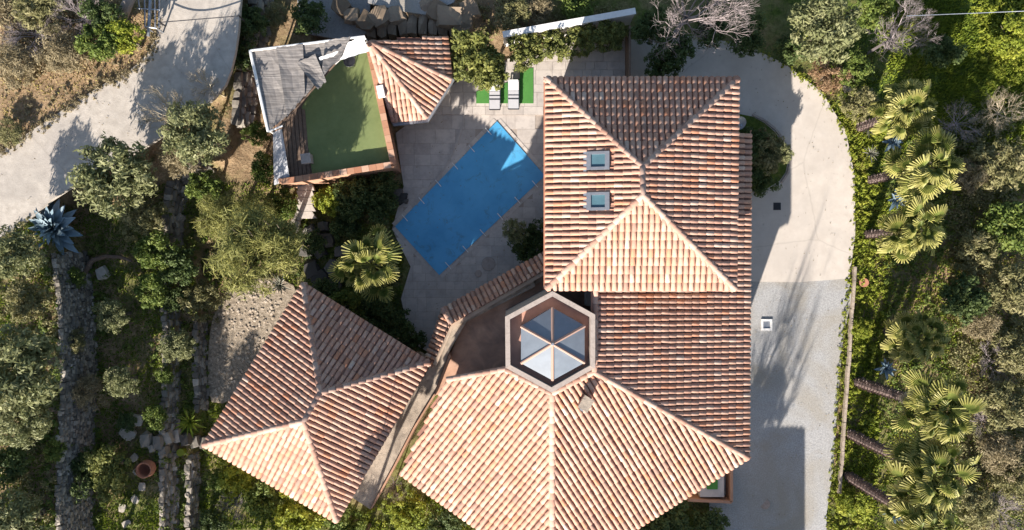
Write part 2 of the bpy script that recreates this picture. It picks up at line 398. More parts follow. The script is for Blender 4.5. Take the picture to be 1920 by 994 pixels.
SHEETS = []
def addsheet(*a, **k):
    o, pl = sheet(*a, **k); SHEETS.append(pl); return o
addsheet('driveway', [(1180, 75), (1300, 68), (1400, 85), (1470, 120), (1540, 172), (1585, 245), (1602, 330), (1603, 440), (1592, 522), (1500, 529), (1330, 527), (1330, 300), (1180, 200)], 0, M['concrete'], top=.05)
addsheet('gravel_drive', [(1300, 520), (1420, 522), (1592, 518), (1596, 560), (1580, 640), (1570, 760), (1562, 880), (1550, 960), (1545, 1250), (1330, 1250), (1330, 880), (1300, 800)], 0, M['gravel'], top=.02)
addsheet('road', [(-160, 520), (-60, 480), (0, 447), (50, 418), (110, 362), (260, 285), (350, 225), (418, 172), (438, 120), (450, 40), (460, -160), (318, -160), (305, -20), (296, 40), (287, 85), (258, 125), (190, 160), (90, 225), (0, 285), (-160, 390)], ZC, M['road'], sm=1)
addsheet('planting_bed', [(1330, 215), (1400, 213), (1445, 238), (1470, 275), (1478, 315), (1455, 348), (1400, 362), (1330, 362)], 0, M['ground'], sm=1, top=.075)
addsheet('gravel_patch', [(395, 600), (420, 548), (470, 522), (520, 520), (560, 540), (560, 600), (470, 730), (400, 765), (388, 720)], 0, M['rubble'], sm=1)
addsheet('parking_gravel', [(555, -60), (700, -60), (690, 62), (640, 75), (560, 60)], ZA, M['gravel'], top=.02)
addsheet('upper_gravel', [(690, -80), (900, -80), (850, 5), (800, 28), (745, 20), (690, 5)], 1.7, M['gravel'], top=.03)

# ------------------------------------------------------------------ pool terrace: slabs laid piece by piece
terr = tag(empty('pool_terrace', (0, 0, 0)), kind='structure')
TER = [P(x, y) for x, y in [(742, 250), (760, 236), (805, 226), (850, 158), (900, 130), (1000, 95), (1178, 62), (1178, 170), (1120, 200), (1060, 200), (1060, 560), (930, 560), (850, 600), (835, 680), (770, 640), (752, 560), (770, 500), (735, 430), (757, 350)]]
SHEETS.append(TER)
POOL = [P(932, 228), P(1022, 330), P(824, 516), P(741, 425)]
b = MB(); b.prism(TER, -.25, .012); b.build('paving_bed', M['joint'], terr)
def clip_rect(poly, x0, y0, x1, y1):
    for ax, lim, sgn in ((0, x0, 1), (0, x1, -1), (1, y0, 1), (1, y1, -1)):
        out = []
        for i in range(len(poly)):
            a, c = poly[i], poly[(i + 1) % len(poly)]
            da = (a[ax] - lim) * sgn; dc = (c[ax] - lim) * sgn
            if da >= 0: out.append(a)
            if (da >= 0) != (dc >= 0):
                t = da / (da - dc); out.append((a[0] + (c[0] - a[0]) * t, a[1] + (c[1] - a[1]) * t))
        poly = out
        if len(poly) < 3: return []
    return poly
tp = [(p.x, p.y) for p in TER]
y = -8.0; nsl = 0
while y < 17:
    hgt = random.choice([.55, .75, .95]); x = -9 + random.random() * .5
    while x < 9:
        wd = random.choice([.6, .85, 1.1, 1.35])
        q = clip_rect(tp, x + .008, y + .008, x + wd - .008, y + hgt - .008)
        if len(q) >= 3:
            cx = sum(p[0] for p in q) / len(q); cy = sum(p[1] for p in q) / len(q)
            ar = abs(sum(q[i][0] * q[(i + 1) % len(q)][1] - q[(i + 1) % len(q)][0] * q[i][1] for i in range(len(q)))) / 2
            if ar > .05 and not inpoly(np.array([cx]), np.array([cy]), POOL)[0] and not (cx > 2.2 and cy < 12):
                bb = MB(); bb.prism([(p[0], p[1]) for p in q], .0, .03 + random.random() * .006 + (.12 if cy > 10.15 else 0), random.random())
                bb.build('slab', M['slab'], terr); nsl += 1
        x += wd
    y += hgt

cv_ = [P(872, 190, .03), P(868, 230, .03), P(858, 265, .03), P(842, 300, .03), P(820, 335, .03), P(798, 362, .03), P(780, 384, .03)]
for i in range(len(cv_) - 1):
    for t in (0, .5):
        a = cv_[i].lerp(cv_[i + 1], t); c = cv_[i].lerp(cv_[i + 1], t + .5); dd = c - a
        b = MB(); b.box((a + c) / 2 + Vector((0, 0, .03)), (dd.length * 1.02, .12, .1), math.atan2(dd.y, dd.x), r=random.random() * .4); b.build('edge_stone', M['slab'], terr)

# ------------------------------------------------------------------ roofs
PITCH = .315; EXPO = .46
def tile_geo(L, rb=.129, rt=.112, seg=6, z0=.075, z1=.045, th=.022):
    """barrel tile; y from 0 (lower lip) to L"""
    V = []; F = []
    for yy, r, z in ((0, rb, z0), (L, rt, z1)):
        for i in range(seg + 1):
            t = math.pi * i / seg; V.append((r * math.cos(t), yy, z + r * .95 * math.sin(t)))
    n = seg + 1
    for i in range(seg): F.append((i, i + 1, n + i + 1, n + i))
    for i in range(seg + 1):
        t = math.pi * i / seg; r = rb - th; V.append((r * math.cos(t), 0, z0 + r * .95 * math.sin(t)))
    for i in range(seg): F.append((i + 1, i, 2 * n + i, 2 * n + i + 1))
    return np.array(V), np.array([tuple(reversed(f)) for f in F])
TV, TF = tile_geo(EXPO + .05)
def rpick():
    return random.random()
TILE_MESH = []
for i in range(28):
    TILE_MESH.append(mesh('tile', TV, TF, M['tile'], rnd=[i / 27] * len(TF)))
RV, RF = tile_geo(.46, .165, .14, 6, .02, -.01, .02)
RIDGE_MESH = [mesh('ridge_tile', RV, RF, M['ridge'], rnd=[i / 7] * len(RF)) for i in range(8)]

def frame(poly3):
    n = Vector((0, 0, 0))
    for i in range(len(poly3)):
        a = poly3[i]; c = poly3[(i + 1) % len(poly3)]
        n += Vector(((a.y - c.y) * (a.z + c.z), (a.z - c.z) * (a.x + c.x), (a.x - c.x) * (a.y + c.y)))
    n.normalize()
    if n.z < 0: n = -n
    u = Vector((0, 0, 1)) - n * n.z
    u.normalize(); a = u.cross(n).normalized()
    return a, u, n

def plane_pt(px, py, p0, n):
    o = Vector((0, 0, CH)); dr = Vector(((px - 960) / FPX, -(py - 497) / FPX, -1))
    t = (p0 - o).dot(n) / dr.dot(n); return o + dr * t

class Roof:
    """one roof: pan sheet (parent mesh) + cover tiles as parts, the rest as one 'stuff' part"""
    def __init__(s, house, quota): s.house = house; s.quota = quota; s.tiles = []; s.pan = MB(); s.caps = []; s.mort = MB(); s.holes = []
    def face(s, poly3, prio=0, pitch=PITCH, thick=.16, holes=(), grow=1.0):
        a, u, n = frame(poly3); o = poly3[0]
        q = [((p - o).dot(a), (p - o).dot(u)) for p in poly3]
        smin = min(p[0] for p in q); smax = max(p[0] for p in q)
        nc = max(1, round((smax - smin) / pitch)); pt = (smax - smin) / nc
        def spans(x):
            ys = []
            for i in range(len(q)):
                (x0, y0), (x1, y1) = q[i], q[(i + 1) % len(q)]
                if (x0 <= x) != (x1 <= x): ys.append(y0 + (y1 - y0) * (x - x0) / (x1 - x0))
            ys.sort(); return [(ys[i], ys[i + 1]) for i in range(0, len(ys) - 1, 2)]
        W = lambda x, y, z: o + a * x + u * y + n * z
        # deck with soffit
        k = len(poly3); dv = [p + n * .004 for p in poly3] + [p - Vector((0, 0, thick)) for p in poly3]
        tri = tessellate_polygon([[Vector((x, y, 0)) for x, y in q]])
        fs = []
        for t in tri:
            i, j, l = t
            if (q[j][0] - q[i][0]) * (q[l][1] - q[i][1]) - (q[j][1] - q[i][1]) * (q[l][0] - q[i][0]) < 0: j, l = l, j
            fs += [(i, j, l), (k + l, k + j, k + i)]
        for i in range(k): fs.append((i, (i + 1) % k, k + (i + 1) % k, k + i))
        s.pan.add(dv, fs, .4)
        for c in range(nc):
            x = smin + (c + .5) * pt
            wob = 0
            for v0, v1 in spans(x):
                v = v0 - .05; row = 0
                while v < v1 - .07:
                    L = min(EXPO, v1 - v)
                    hit = any(h[0] < x < h[1] and h[2] < v + L * .5 < h[3] for h in [tuple(hh) for hh in holes])
                    if not hit:
                        wob = .6 * wob + random.gauss(0, .009)
                        an = random.gauss(0, .022)
                        R = Matrix((( a.x, u.x, n.x), (a.y, u.y, n.y), (a.z, u.z, n.z))).to_4x4()
                        mtx = Matrix.Translation(W(x + wob, v, random.gauss(0, .003))) @ R @ Matrix.Rotation(an, 4, 'Z') @ Matrix.Diagonal((1, L / EXPO, 1, 1))
                        s.tiles.append((prio + .001 * row, mtx, min(1, max(0, random.betavariate(1.2, 1.1)))))
                    v += EXPO; row += 1
            # pans between columns
            x2 = x + pt * .5
            for v0, v1 in spans(x2):
                v = v0 - .06
                while v < v1 - .05:
                    L = min(EXPO, v1 - v); h = pt * .5
                    vs = [W(x2 - h, v, .10), W(x2 - h * .45, v, .03), W(x2 + h * .45, v, .03), W(x2 + h, v, .10)]
                    vs += [W(x2 - h, v + L, .07), W(x2 - h * .45, v + L, .015), W(x2 + h * .45, v + L, .015), W(x2 + h, v + L, .07)]
                    s.pan.add(vs, [(0, 1, 5, 4), (1, 2, 6, 5), (2, 3, 7, 6)], random.random()); v += EXPO
        return a, u, n, o
    def hip(s, p0, p1, up=.1, wid=.17):
        p0 = Vector(p0); p1 = Vector(p1); dd = p1 - p0; L = dd.length; dd.normalize()
        z = Vector((0, 0, 1)); x = dd.cross(z).normalized(); n = x.cross(dd)
        k = max(1, int(L / .40))
        vs = []
        for p in (p0, p1):
            vs += [p - x * (wid + .06) + n * (up - .1), p - x * wid * .6 + n * (up + .03), p + x * wid * .6 + n * (up + .03), p + x * (wid + .06) + n * (up - .1)]
        s.mort.add(vs, [(0, 1, 5, 4), (1, 2, 6, 5), (2, 3, 7, 6), (3, 2, 1, 0), (4, 5, 6, 7)], .5)
        R = Matrix(((x.x, dd.x, n.x), (x.y, dd.y, n.y), (x.z, dd.z, n.z))).to_4x4()
        for i in range(k):
            s.caps.append(Matrix.Translation(p0 + dd * (L * i / k) + n * (up - .02 + random.gauss(0, .004))) @ R @ Matrix.Rotation(random.gauss(0, .02), 4, 'Z') @ Matrix.Diagonal((1, L / k / .41, 1, 1)))
    def build(s, name='roof'):
        r = s.pan.build(name, M['pan'], s.house)
        if s.mort.V: s.mort.build('ridge_mortar', M['ridge'], r)
        s.tiles.sort(key=lambda t: -t[0])
        for p, mtx, c in s.tiles[:s.quota]:
            link('tile', TILE_MESH[int(c * 27.99)], r, matrix=mtx)
        rest = s.tiles[s.quota:]
        if rest:
            nv = len(TV); mats = np.array([np.array(t[1]) for t in rest])
            hv = np.concatenate([TV, np.ones((nv, 1))], 1)
            VV = np.einsum('nij,kj->nki', mats, hv)[:, :, :3].reshape(-1, 3)
            FF = (TF[None] + (np.arange(len(rest)) * nv)[:, None, None]).reshape(-1, 4)
            me = mesh('roof_tiles', VV, FF, M['tile'], rnd=np.repeat([t[2] for t in rest], len(TF)))
            tag(link('roof_tiles', me, r), kind='stuff')
        for i, mtx in enumerate(s.caps): link('ridge_tile', RIDGE_MESH[random.randrange(8)], r, matrix=mtx)
        return r

# ---- main house
house = tag(empty('main_house', P(1150, 560, 0) * 0), 'large villa with terracotta tiled hip roofs and a glass hexagonal lantern', 'house')
ZE, ZR = 9.1, 10.0         # upper block eave, ridge
ZW, ZT = 6.75, 8.7          # wing eave, top
A_ = P(1024, 147, ZE); B_ = P(1383, 147, ZE); C_ = P(1378, 543, ZE); D_ = P(1024, 543, ZE)
R1 = P(1204, 313, ZR); R2 = P(1205, 366, ZR)
rf = Roof(house, 170)
def holes_for(poly3, quads):
    a, u, n = frame(poly3); o = poly3[0]; out = []
    for qd in quads:
        pts = [plane_pt(x, y, o, n) - o for x, y in qd]
        xs = [p.dot(a) for p in pts]; ys = [p.dot(u) for p in pts]; out.append((min(xs), max(xs), min(ys), max(ys)))
    return out
westf = [D_, R2, R1, A_]
WINS = [(1123, 302), (1123, 378)]
hl = holes_for(westf, [[(x - 24, y - 17), (x + 21, y - 17), (x + 21, y + 17), (x - 24, y + 17)] for x, y in WINS])
rf.face([A_, R1, B_], prio=2)
wa, wu, wn, wo = rf.face(westf, prio=0, holes=hl)
rf.face([B_, R1, R2, C_], prio=0); rf.face([C_, R2, D_], prio=1)
for e in ((A_, R1), (B_, R1), (C_, R2), (D_, R2), (R1, R2)): rf.hip(*e)
rf.build()
# wing and hexagonal wing
rw = Roof(house, 130)
W1 = P(1406, 250, ZW); W2 = P(1402, 858, ZW)
ww = [W1, P(1406, 858, ZW), P(1115, 697, ZT), P(1117, 420, ZT)]
wn_ = frame([W1, W2, P(1116, 697, ZT)])[2]
wing = [W1, W2, plane_pt(1114, 697, W1, wn_), plane_pt(1118, 400, W1, wn_), plane_pt(1250, 330, W1, wn_), plane_pt(1383, 252, W1, wn_)]
rw.face(wing, prio=0)
HX = {'a': P(948, 690, ZT), 'b': P(1035, 738, ZT), 'c': wing[2]}
S = P(1035, 1095, ZW)                    # southern tip of the hexagonal roof, below the picture
nr = frame([W2, S, HX['b']])[2]
sr = [W2, HX['c'], HX['b'], plane_pt(1035, 1090, W2, nr)]
rw.face(sr, prio=3)
lw = P(752, 888, ZW)
nl = frame([lw, S, HX['b']])[2]
slf = [lw, plane_pt(838, 712, lw, nl), plane_pt(948, 692, lw, nl), HX['b'], plane_pt(1035, 1090, lw, nl)]
rw.face(slf, prio=2)
rw.hip(W2, HX['c']); rw.hip(S, HX['b']); rw.hip(HX['c'], wing[3], up=.08); rw.hip(HX['b'], HX['c'], up=.06, wid=.12); rw.hip(slf[2], HX['b'], up=.06, wid=.12); rw.hip(slf[1], slf[2], up=.05, wid=.1)
rw.build()
# rear wing beyond the lower edge of the picture
rs = Roof(house, 0)
SW = [P(1368, 1192, 0), P(1368, 1500, 0), P(1010, 1500, 0), P(1010, 1192, 0)]
SW = [Vector((p.x, p.y, 6.5)) for p in SW]; sra = Vector((SW[2].x * .5 + SW[0].x * .5 - 1, (SW[0].y * .6 + SW[1].y * .4), 8.2)); srb = Vector((sra.x, SW[0].y * .4 + SW[1].y * .6, 8.2))
rs.face([SW[3], SW[0], sra], -1); rs.face([SW[0], SW[1], srb, sra], -1); rs.face([SW[1], SW[2], srb], -1); rs.face([SW[2], SW[3], sra, srb], -1)
rs.build()

def walls(parent, eave, zt, z0, inset, mat, name='wall'):
    c = sum((Vector(p) for p in eave), Vector()) / len(eave)
    pl = []
    for p in eave:
        v = Vector((p[0] - c.x, p[1] - c.y, 0)); l = v.length; v *= (l - inset * 1.4) / l; pl.append((c.x + v.x, c.y + v.y))
    b = MB(); b.prism(pl, z0, zt); return b.build(name, mat, parent)
walls(house, [A_, B_, C_, D_], ZE - .17, -.3, .55, M['stucco'])
b = MB(); b.prism([P(1395, 262, ZW), P(1395, 842, ZW), P(1130, 705, ZW), P(1130, 400, ZW)], -.3, ZW - .12); b.build('wall', M['stucco'], house)
b = MB(); b.prism([P(1378, 850, ZW), P(1035, 1050, ZW), P(785, 890, ZW), P(860, 722, ZW), P(950, 700, ZW), P(1040, 745, ZW), P(1112, 705, ZW)], -.3, ZW - .2); b.build('wall', M['stucco'], house)
walls(house, SW, 6.3, -.3, .5, M['stucco'])
# gutters
def gutter(p0, p1, parent, r=.075):
    b = MB(); b.tube(p0, p1, r, n=8); return b.build('gutter', M['clay'], parent)
gutter(W1 + Vector((.06, 0, -.12)), W2 + Vector((.06, 0, -.12)), house)
gutter(A_ + Vector((-.06, 0, -.12)), D_ + Vector((-.06, 0, -.12)), house)

# roof windows
for (x, y), h in zip(WINS, hl):
    cx = (h[0] + h[1]) / 2; cy = (h[2] + h[3]) / 2; sx = (h[1] - h[0]); sy = (h[3] - h[2])
    R = Matrix(((wa.x, wu.x, wn.x), (wa.y, wu.y, wn.y), (wa.z, wu.z, wn.z))).to_4x4()
    def at(dx, dy, dz): return wo + wa * (cx + dx) + wu * (cy + dy) + wn * dz
    f = MB(); t = .15
    f.box(at(0, sy / 2 - t, .16), (sx * .96, t * 1.6, .2), M=R); f.box(at(0, -sy / 2 + t, .15), (sx * .96, t * 1.6, .18), M=R)
    f.box(at(-sx / 2 + t * .6, 0, .145), (t, sy - 3.6 * t, .17), M=R); f.box(at(sx / 2 - t * .6, 0, .145), (t, sy - 3.6 * t, .17), M=R)
    wo_ = f.build('roof_window', M['frame'], house)
    g = MB(); g.box(at(0, 0, .13), (sx - 2.1 * t, sy - 3.5 * t, .04), M=R); g.build('pane', M['skypane'], wo_)
    fl = MB()
    fl.box(at(0, -sy / 2 - .06, .12), (sx * 1.1, .16, .02), M=R); fl.build('flashing', M['zinc'], wo_)

# chimney on the hexagonal roof
cb = plane_pt(1096, 752, W2, nr)
ar = math.radians(-31)
ch = MB(); ch.box(cb + Vector((0, 0, .15)), (.5, .66, .8), ar); cho = ch.build('chimney', M['stucco'], house)
cp = MB(); cp.box(cb + Vector((0, 0, .78)), (.6, .76, .05), ar); cp.build('chimney_cap', M['ledge'], cho)
cq = MB()
for sx in (-.2, .2):
    for sy in (-.27, .27):
        v = Matrix.Rotation(ar, 4, 'Z') @ Vector((sx, sy, 0)); cq.box(cb + v + Vector((0, 0, .65)), (.08, .08, .22), ar)
cq.build('cap_support', M['ochre'], cho)
cf = MB(); v = Matrix.Rotation(ar, 4, 'Z') @ Vector((0, -.47, 0)); cf.box(cb + v + Vector((0, 0, .02)), (.8, .14, .12), ar); cf.build('flashing', M['zinc'], cho)

# hexagonal lantern
ZP = 9.3
lan = MB()
outer = [(947, 594), (1036, 546), (1116, 590), (1116, 692), (1035, 738), (948, 691)]
cxh, cyh = 1033, 642
inner = [(cxh + (x - cxh) * .895, cyh + (y - cyh) * .895) for x, y in outer]
for i in range(6):
    j = (i + 1) % 6
    lan.prism([P(*outer[i], ZP), P(*outer[j], ZP), P(*inner[j], ZP), P(*inner[i], ZP)], 3.2, ZP - (.25 if i in (3, 4) else 0))
par = lan.build('parapet', M['parapet'], house)
fl = MB(); fl.prism([P(cxh + (x - cxh) * .97, cyh + (y - cyh) * .97, ZP) for x, y in outer], 7.0, 8.45); fl.build('gutter_floor', M['salmon'], par)
gl = [(1036, 577), (1096, 611), (1096, 680), (1036, 713), (977, 681), (977, 612)]
ap = P(1036, 645, 9.75); zb = 9.0
base = [P(*p, zb) for p in gl]
cu = MB(); cu.prism(base, 8.4, zb - .02); lanto = cu.build('lantern', m_flat('lantern_base', (.10, .17, .25), .35, .2), house)
for i in range(6):
    p, q = base[i], base[(i + 1) % 6]
    nn = (q - p).cross(ap - p).normalized()
    if nn.z < 0: nn = -nn
    c = (p + q + ap) / 3
    k = [c + (v - c) * .97 for v in (p, q, ap)]
    vs = [v + nn * .05 for v in k] + [v + nn * .015 for v in k]
    fs = [(0, 1, 2), (5, 4, 3), (0, 3, 4, 1), (1, 4, 5, 2), (2, 5, 3, 0)]
    bb = MB(); bb.add(vs, fs); bb.build('pane', M['pane'], lanto)
    # rib made of a row of half round tiles on a bar
    e = base[i]; dd = (ap - e); rb = MB(); rb.tube(e + Vector((0, 0, .06)), ap + Vector((0, 0, .05)), .085, .075, n=8); rb.build('rib', M['ridge'], lanto)
fb = MB(); fb.tube(ap + Vector((0, 0, -.05)), ap + Vector((0, 0, .22)), .14, .06, n=10); fb.build('finial', M['zinc'], lanto)

# terrace behind the hexagon (upper terrace floor) and its tiled wall
tf = MB(); tf.prism([P(x, y, 3.6) for x, y in [(868, 608), (1003, 530), (1060, 500), (1128, 540), (1128, 620), (960, 720), (835, 730), (812, 745)]], 3.2, 3.6); tf.build('terrace_floor', M['terrafloor'], house)
bx = MB(); bx.box(P(1103, 556, 4.2), (.35, 1.1, 1.2)); bx.build('pillar', M['white'], house)

wallT = tag(empty('terrace_wall', (0, 0, 0)), 'stucco terrace wall with a bent row of sloping clay tiles above the pool', 'wall')
ZL = 4.4
rt_ = Roof(wallT, 200)
def strip(pa, pb, pc, pd, zlo, zhi):
    poly = [P(*pa, zlo), P(*pb, zlo), P(*pc, zhi), P(*pd, zhi)]
    n = frame(poly[:3])[2]; poly[3] = plane_pt(*pd, poly[0], n)
    rt_.face(poly, prio=0, thick=.1)
strip((831, 580), (1034, 468), (1034, 500), (847, 608), 4.05, 4.65)
strip((800, 672), (831, 581), (847, 608), (812, 686), 4.05, 4.65)
rt_.hip(P(847, 608, 4.65), P(831, 580, 4.05), up=.1, wid=.1)
rt_.build()
b = MB(); b.prism([P(x, y, 4.8) for x, y in [(847, 606), (1034, 498), (1034, 508), (849, 615), (818, 686), (811, 684)]], 3.9, 4.65); b.build('wall', M['stucco'], wallT)
b = MB(); b.prism([P(x, y, ZL) for x, y in [(838, 590), (1034, 478), (1034, 515), (1003, 536), (870, 606), (848, 632), (814, 700), (803, 678)]], -.3, 3.95); b.build('wall', M['stucco'], wallT)
b = MB(); b.prism([P(x, y, ZL) for x, y in [(848, 612), (1000, 527), (1004, 537), (874, 604), (842, 660), (815, 735), (775, 800), (738, 872), (693, 955), (655, 930), (806, 688)]], -.3, ZL - .04); b.build('ledge', M['ledge'], wallT)
b = MB(); b.prism([P(x, y, ZL) for x, y in [(843, 662), (846, 668), (819, 737), (779, 802), (742, 874), (700, 950), (694, 955), (739, 872), (776, 800), (816, 735)]], -.3, ZL + .18); b.build('kerb_wall', M['ochre'], wallT)

# ---- guest pavilion
pav = tag(empty('guest_pavilion', (0, 0, 0)), 'detached square pavilion with a four sided clay tile hip roof beside the palm', 'house')
ze, zr = 6.45, 7.75
a1 = P(569, 531, ze); a2 = P(806, 679, ze); a3 = P(632, 977, ze); a4 = P(383, 834, ze); r1 = P(601, 736, zr); r2 = P(570, 790, zr)
rp = Roof(pav, 300)
rp.face([a1, r1, a2], 3); rp.face([a2, r1, r2, a3], 1); rp.face([a3, r2, a4], 2); rp.face([a4, r2, r1, a1], 1)
for e in ((a1, r1), (a2, r1), (a3, r2), (a4, r2), (r1, r2)): rp.hip(*e)
rp.build(); b = MB(); b.prism([P(x, y, ze) for x, y in [(578, 572), (783, 700), (629, 963), (398, 832)]], -.3, ze - .17); b.build('wall', M['stucco'], pav)

# ---- pool house
ph = tag(empty('pool_house', (0, 0, 0)), 'low pool house with a green turf roof deck and a fan shaped tiled roof', 'house')
zd = 3.0
b = MB(); b.prism([P(x, y, zd) for x, y in [(500, 110), (688, 84), (738, 312), (528, 343)]], -.3, zd - .05); b.build('wall', M['ochre'], ph)
b = MB(); b.prism([P(x, y, zd) for x, y in [(625, 105), (690, 92), (733, 306), (586, 329), (566, 200)]], zd - .04, zd); b.build('turf_deck', M['turf'], ph)
dk = MB(); dk.prism([P(x, y, zd) for x, y in [(505, 150), (620, 110), (565, 200), (585, 328), (532, 338)]], zd - .1, zd - .035); dko = dk.build('deck', M['wood'], ph)
for i in range(7):
    xa = 531 + i * 7.5
    pb_ = MB(); pb_.prism([P(xa - 10, 205, zd), P(xa - 4, 205, zd), P(xa + 6, 332 - i * 1, zd), P(xa + .2, 333 - i, zd)], zd - .03, zd + .01, random.random()); pb_.build('board', M['wood'], dko)
def copi(p, q, z, wd, parent):
    a = P(*p, z); c = P(*q, z); L = (c - a).length; k = max(1, int(L / .45)); dd = (c - a) / k; an = math.atan2(dd.y, dd.x)
    for i in range(k):
        m_ = MB(); m_.box(a + dd * (i + .5) + Vector((0, 0, random.gauss(0, .006))), (dd.length * .97, wd, .07), an, r=random.random()); m_.build('coping_tile', M['coping'], parent)
M['coping'] = m_rnd('coping_clay', [(0, (.36, .16, .09)), (.5, (.47, .25, .15)), (1, (.56, .37, .26))], 5, .35, (.2, .12, .09))
for p, q in (((692, 90), (738, 308)), ((733, 309), (527, 341))):
    a = P(*p, zd); c = P(*q, zd); mid = (a + c) / 2; dd = c - a
    wb = MB(); wb.box(mid + Vector((0, 0, .2)), (dd.length, .26, .55), math.atan2(dd.y, dd.x)); wb.build('parapet', M['ochre'], ph)
    copi(p, q, zd + .52, .36, ph)
b = MB(); b.box(P(714, 172, zd + .6), (.42, .75, .2), math.radians(-78) + math.pi / 2); b.build('parapet_block', M['white'], ph)
# fan roof
zf0, zf1 = 2.7, 4.3
f0 = P(692, 80, zf1); f1 = P(838, 68, zf0); f2 = P(846, 150, zf0); f3 = P(800, 222, zf0); f4 = P(738, 228, zf0)
fan = Roof(ph, 300)
fan.face([f1, f2, f0], 1, pitch=.30); fan.face([f2, f3, f0], 1, pitch=.30); fan.face([f3, f4, f0], 1, pitch=.30)
fan.hip(f2, f0, wid=.1); fan.hip(f3, f0, wid=.1); fan.hip(f4, f0, wid=.1, up=.08)
fan.build()
lg = MB()
o3 = [(852, 150), (803, 229), (738, 236)]; i3 = [(840, 140), (795, 214), (730, 222)]
for i in range(2): lg.prism([P(*o3[i], 2.5), P(*o3[i + 1], 2.5), P(*i3[i + 1], 2.5), P(*i3[i], 2.5)], 2.3, 2.52)
lg.build('stone_ledge', M['zinc'], ph)
b = MB(); b.prism([P(700, 95, 2.5), P(830, 75, 2.5), P(836, 148, 2.5), P(796, 216, 2.5), P(738, 222, 2.5)], -.3, 2.3); b.build('wall', M['stucco'], ph)

# reed canopy over the deck
rc = tag(empty('reed_canopy', (0, 0, 0)), 'weathered grey reed mat awning on a white frame over the deck corner', 'awning')
zc = 5.0
quads = [[(472, 97), (560, 83), (600, 132), (478, 118)], [(476, 120), (600, 130), (575, 172), (486, 160)], [(484, 158), (574, 168), (545, 208), (494, 200)], [(493, 198), (546, 204), (525, 232), (503, 242)],
         [(556, 84), (655, 68), (662, 84), (596, 134)], [(596, 132), (660, 84), (640, 112), (574, 172)]]
quads = [[(470, 97), (520, 89), (540, 215), (505, 245)], [(518, 90), (568, 82), (572, 180), (538, 218)], [(566, 83), (612, 75), (604, 142), (570, 182)], [(610, 76), (658, 69), (636, 112), (602, 145)], [(556, 118), (590, 100), (612, 152), (596, 168)]]
for i, qd in enumerate(quads):
    mid = Vector((0, 0, 0)); pts = [P(x, y, zc + .1 * (i % 2) + random.uniform(-.05, .05) + (.12 if i == 4 else 0)) for x, y in qd]
    nu, nv = 7, 9; VV = []; FF = []
    for iu in range(nu + 1):
        for iv in range(nv + 1):
            s_, t_ = iu / nu, iv / nv
            p = (pts[0] * (1 - s_) + pts[1] * s_) * (1 - t_) + (pts[3] * (1 - s_) + pts[2] * s_) * t_
            p = p + Vector((0, 0, -.16 * math.sin(math.pi * s_) * math.sin(math.pi * t_) + random.uniform(-.02, .02)))
            if iv in (0, nv): p += Vector((random.uniform(-.05, .05), random.uniform(-.07, .07), 0))
            VV.append(p)
    for iu in range(nu):
        for iv in range(nv):
            q0 = iu * (nv + 1) + iv; FF.append((q0, q0 + nv + 1, q0 + nv + 2, q0 + 1))
    bm_ = MB(); bm_.add(VV, FF); bm_.add([v - Vector((0, 0, .025)) for v in VV], [tuple(reversed(f)) for f in FF]); bm_.build('reed_mat', M['reed'], rc)
def beam(p, q, z0, z1, r, mat, parent, name='beam'):
    a = P(*p, z0); c = P(*q, z1); b = MB(); b.tube(a, c, r, n=6); return b.build(name, mat, parent)
beam((469, 95), (503, 247), zc + .02, zc, .09, M['white'], rc); beam((469, 95), (684, 68), zc + .02, zc, .07, M['white'], rc)
beam((503, 247), (530, 236), zc, zc, .06, M['white'], rc); beam((684, 68), (628, 120), zc - .15, zc - .15, .06, M['white'], rc); beam((628, 120), (525, 237), zc - .15, zc - .15, .06, M['wood'], rc)
for x, y in ((470, 97), (504, 245), (683, 70)):
    p = P(x, y, zc); b = MB(); b.tube((p.x, p.y, hz(p.x, p.y) - .2), p, .06); b.build('post', M['white'], rc)
sail = tag(empty('fabric_sheet', (0, 0, 0)), 'bright white fabric sheet stretched at the corner of the reed awning', 'sheet')
def cloth(pts, nm, mat, parent, sag=.12):
    nu = nv = 8; VV = []; FF = []
    for iu in range(nu + 1):
        for iv in range(nv + 1):
            s_, t_ = iu / nu, iv / nv
            p = (pts[0] * (1 - s_) + pts[1] * s_) * (1 - t_) + (pts[3] * (1 - s_) + pts[2] * s_) * t_
            VV.append(p + Vector((0, 0, -sag * math.sin(math.pi * s_) * math.sin(math.pi * t_) + .05 * math.sin(s_ * 17 + t_ * 3))))
    for iu in range(nu):
        for iv in range(nv):
            q0 = iu * (nv + 1) + iv; FF.append((q0, q0 + nv + 1, q0 + nv + 2, q0 + 1))
    b = MB(); b.add(VV, FF); b.add([v - Vector((0, 0, .015)) for v in VV], [tuple(reversed(f)) for f in FF]); return b.build(nm, mat, parent, smooth=True)
cloth([P(652, 80, 5.1), P(680, 68, 4.9), P(692, 96, 4.6), P(640, 112, 4.9)], 'sheet', M['whitefab'], sail)
cloth([P(598, 108, 5.3), P(634, 96, 5.3), P(628, 105, 5.25), P(600, 113, 5.25)], 'sheet_strip', M['whitefab'], sail, .03)
tp_ = cloth([P(512, 248, 4.9), P(528, 242, 4.5), P(544, 338, 3.3), P(514, 347, 3.3)], 'tarpaulin', m_flat('grey_tarp', (.42, .42, .43), .7), None, .2)
tag(tp_, 'long pale grey tarpaulin hanging from the awning beside the deck', 'tarpaulin')
fp = tag(empty('round_chair', P(658, 118, zd)), 'round black chair on the green turf roof deck', 'chair')
b = MB()
for i in range(12):
    t = 2 * math.pi * i / 12; b.tube((.36 * math.cos(t), .36 * math.sin(t), .42), (.36 * math.cos(t + .52), .36 * math.sin(t + .52), .42), .03, n=6)
b.tube((0, 0, .36), (0, 0, .42), .34, .35, n=16); b.build('seat', M['dark'], fp)
bk = MB()
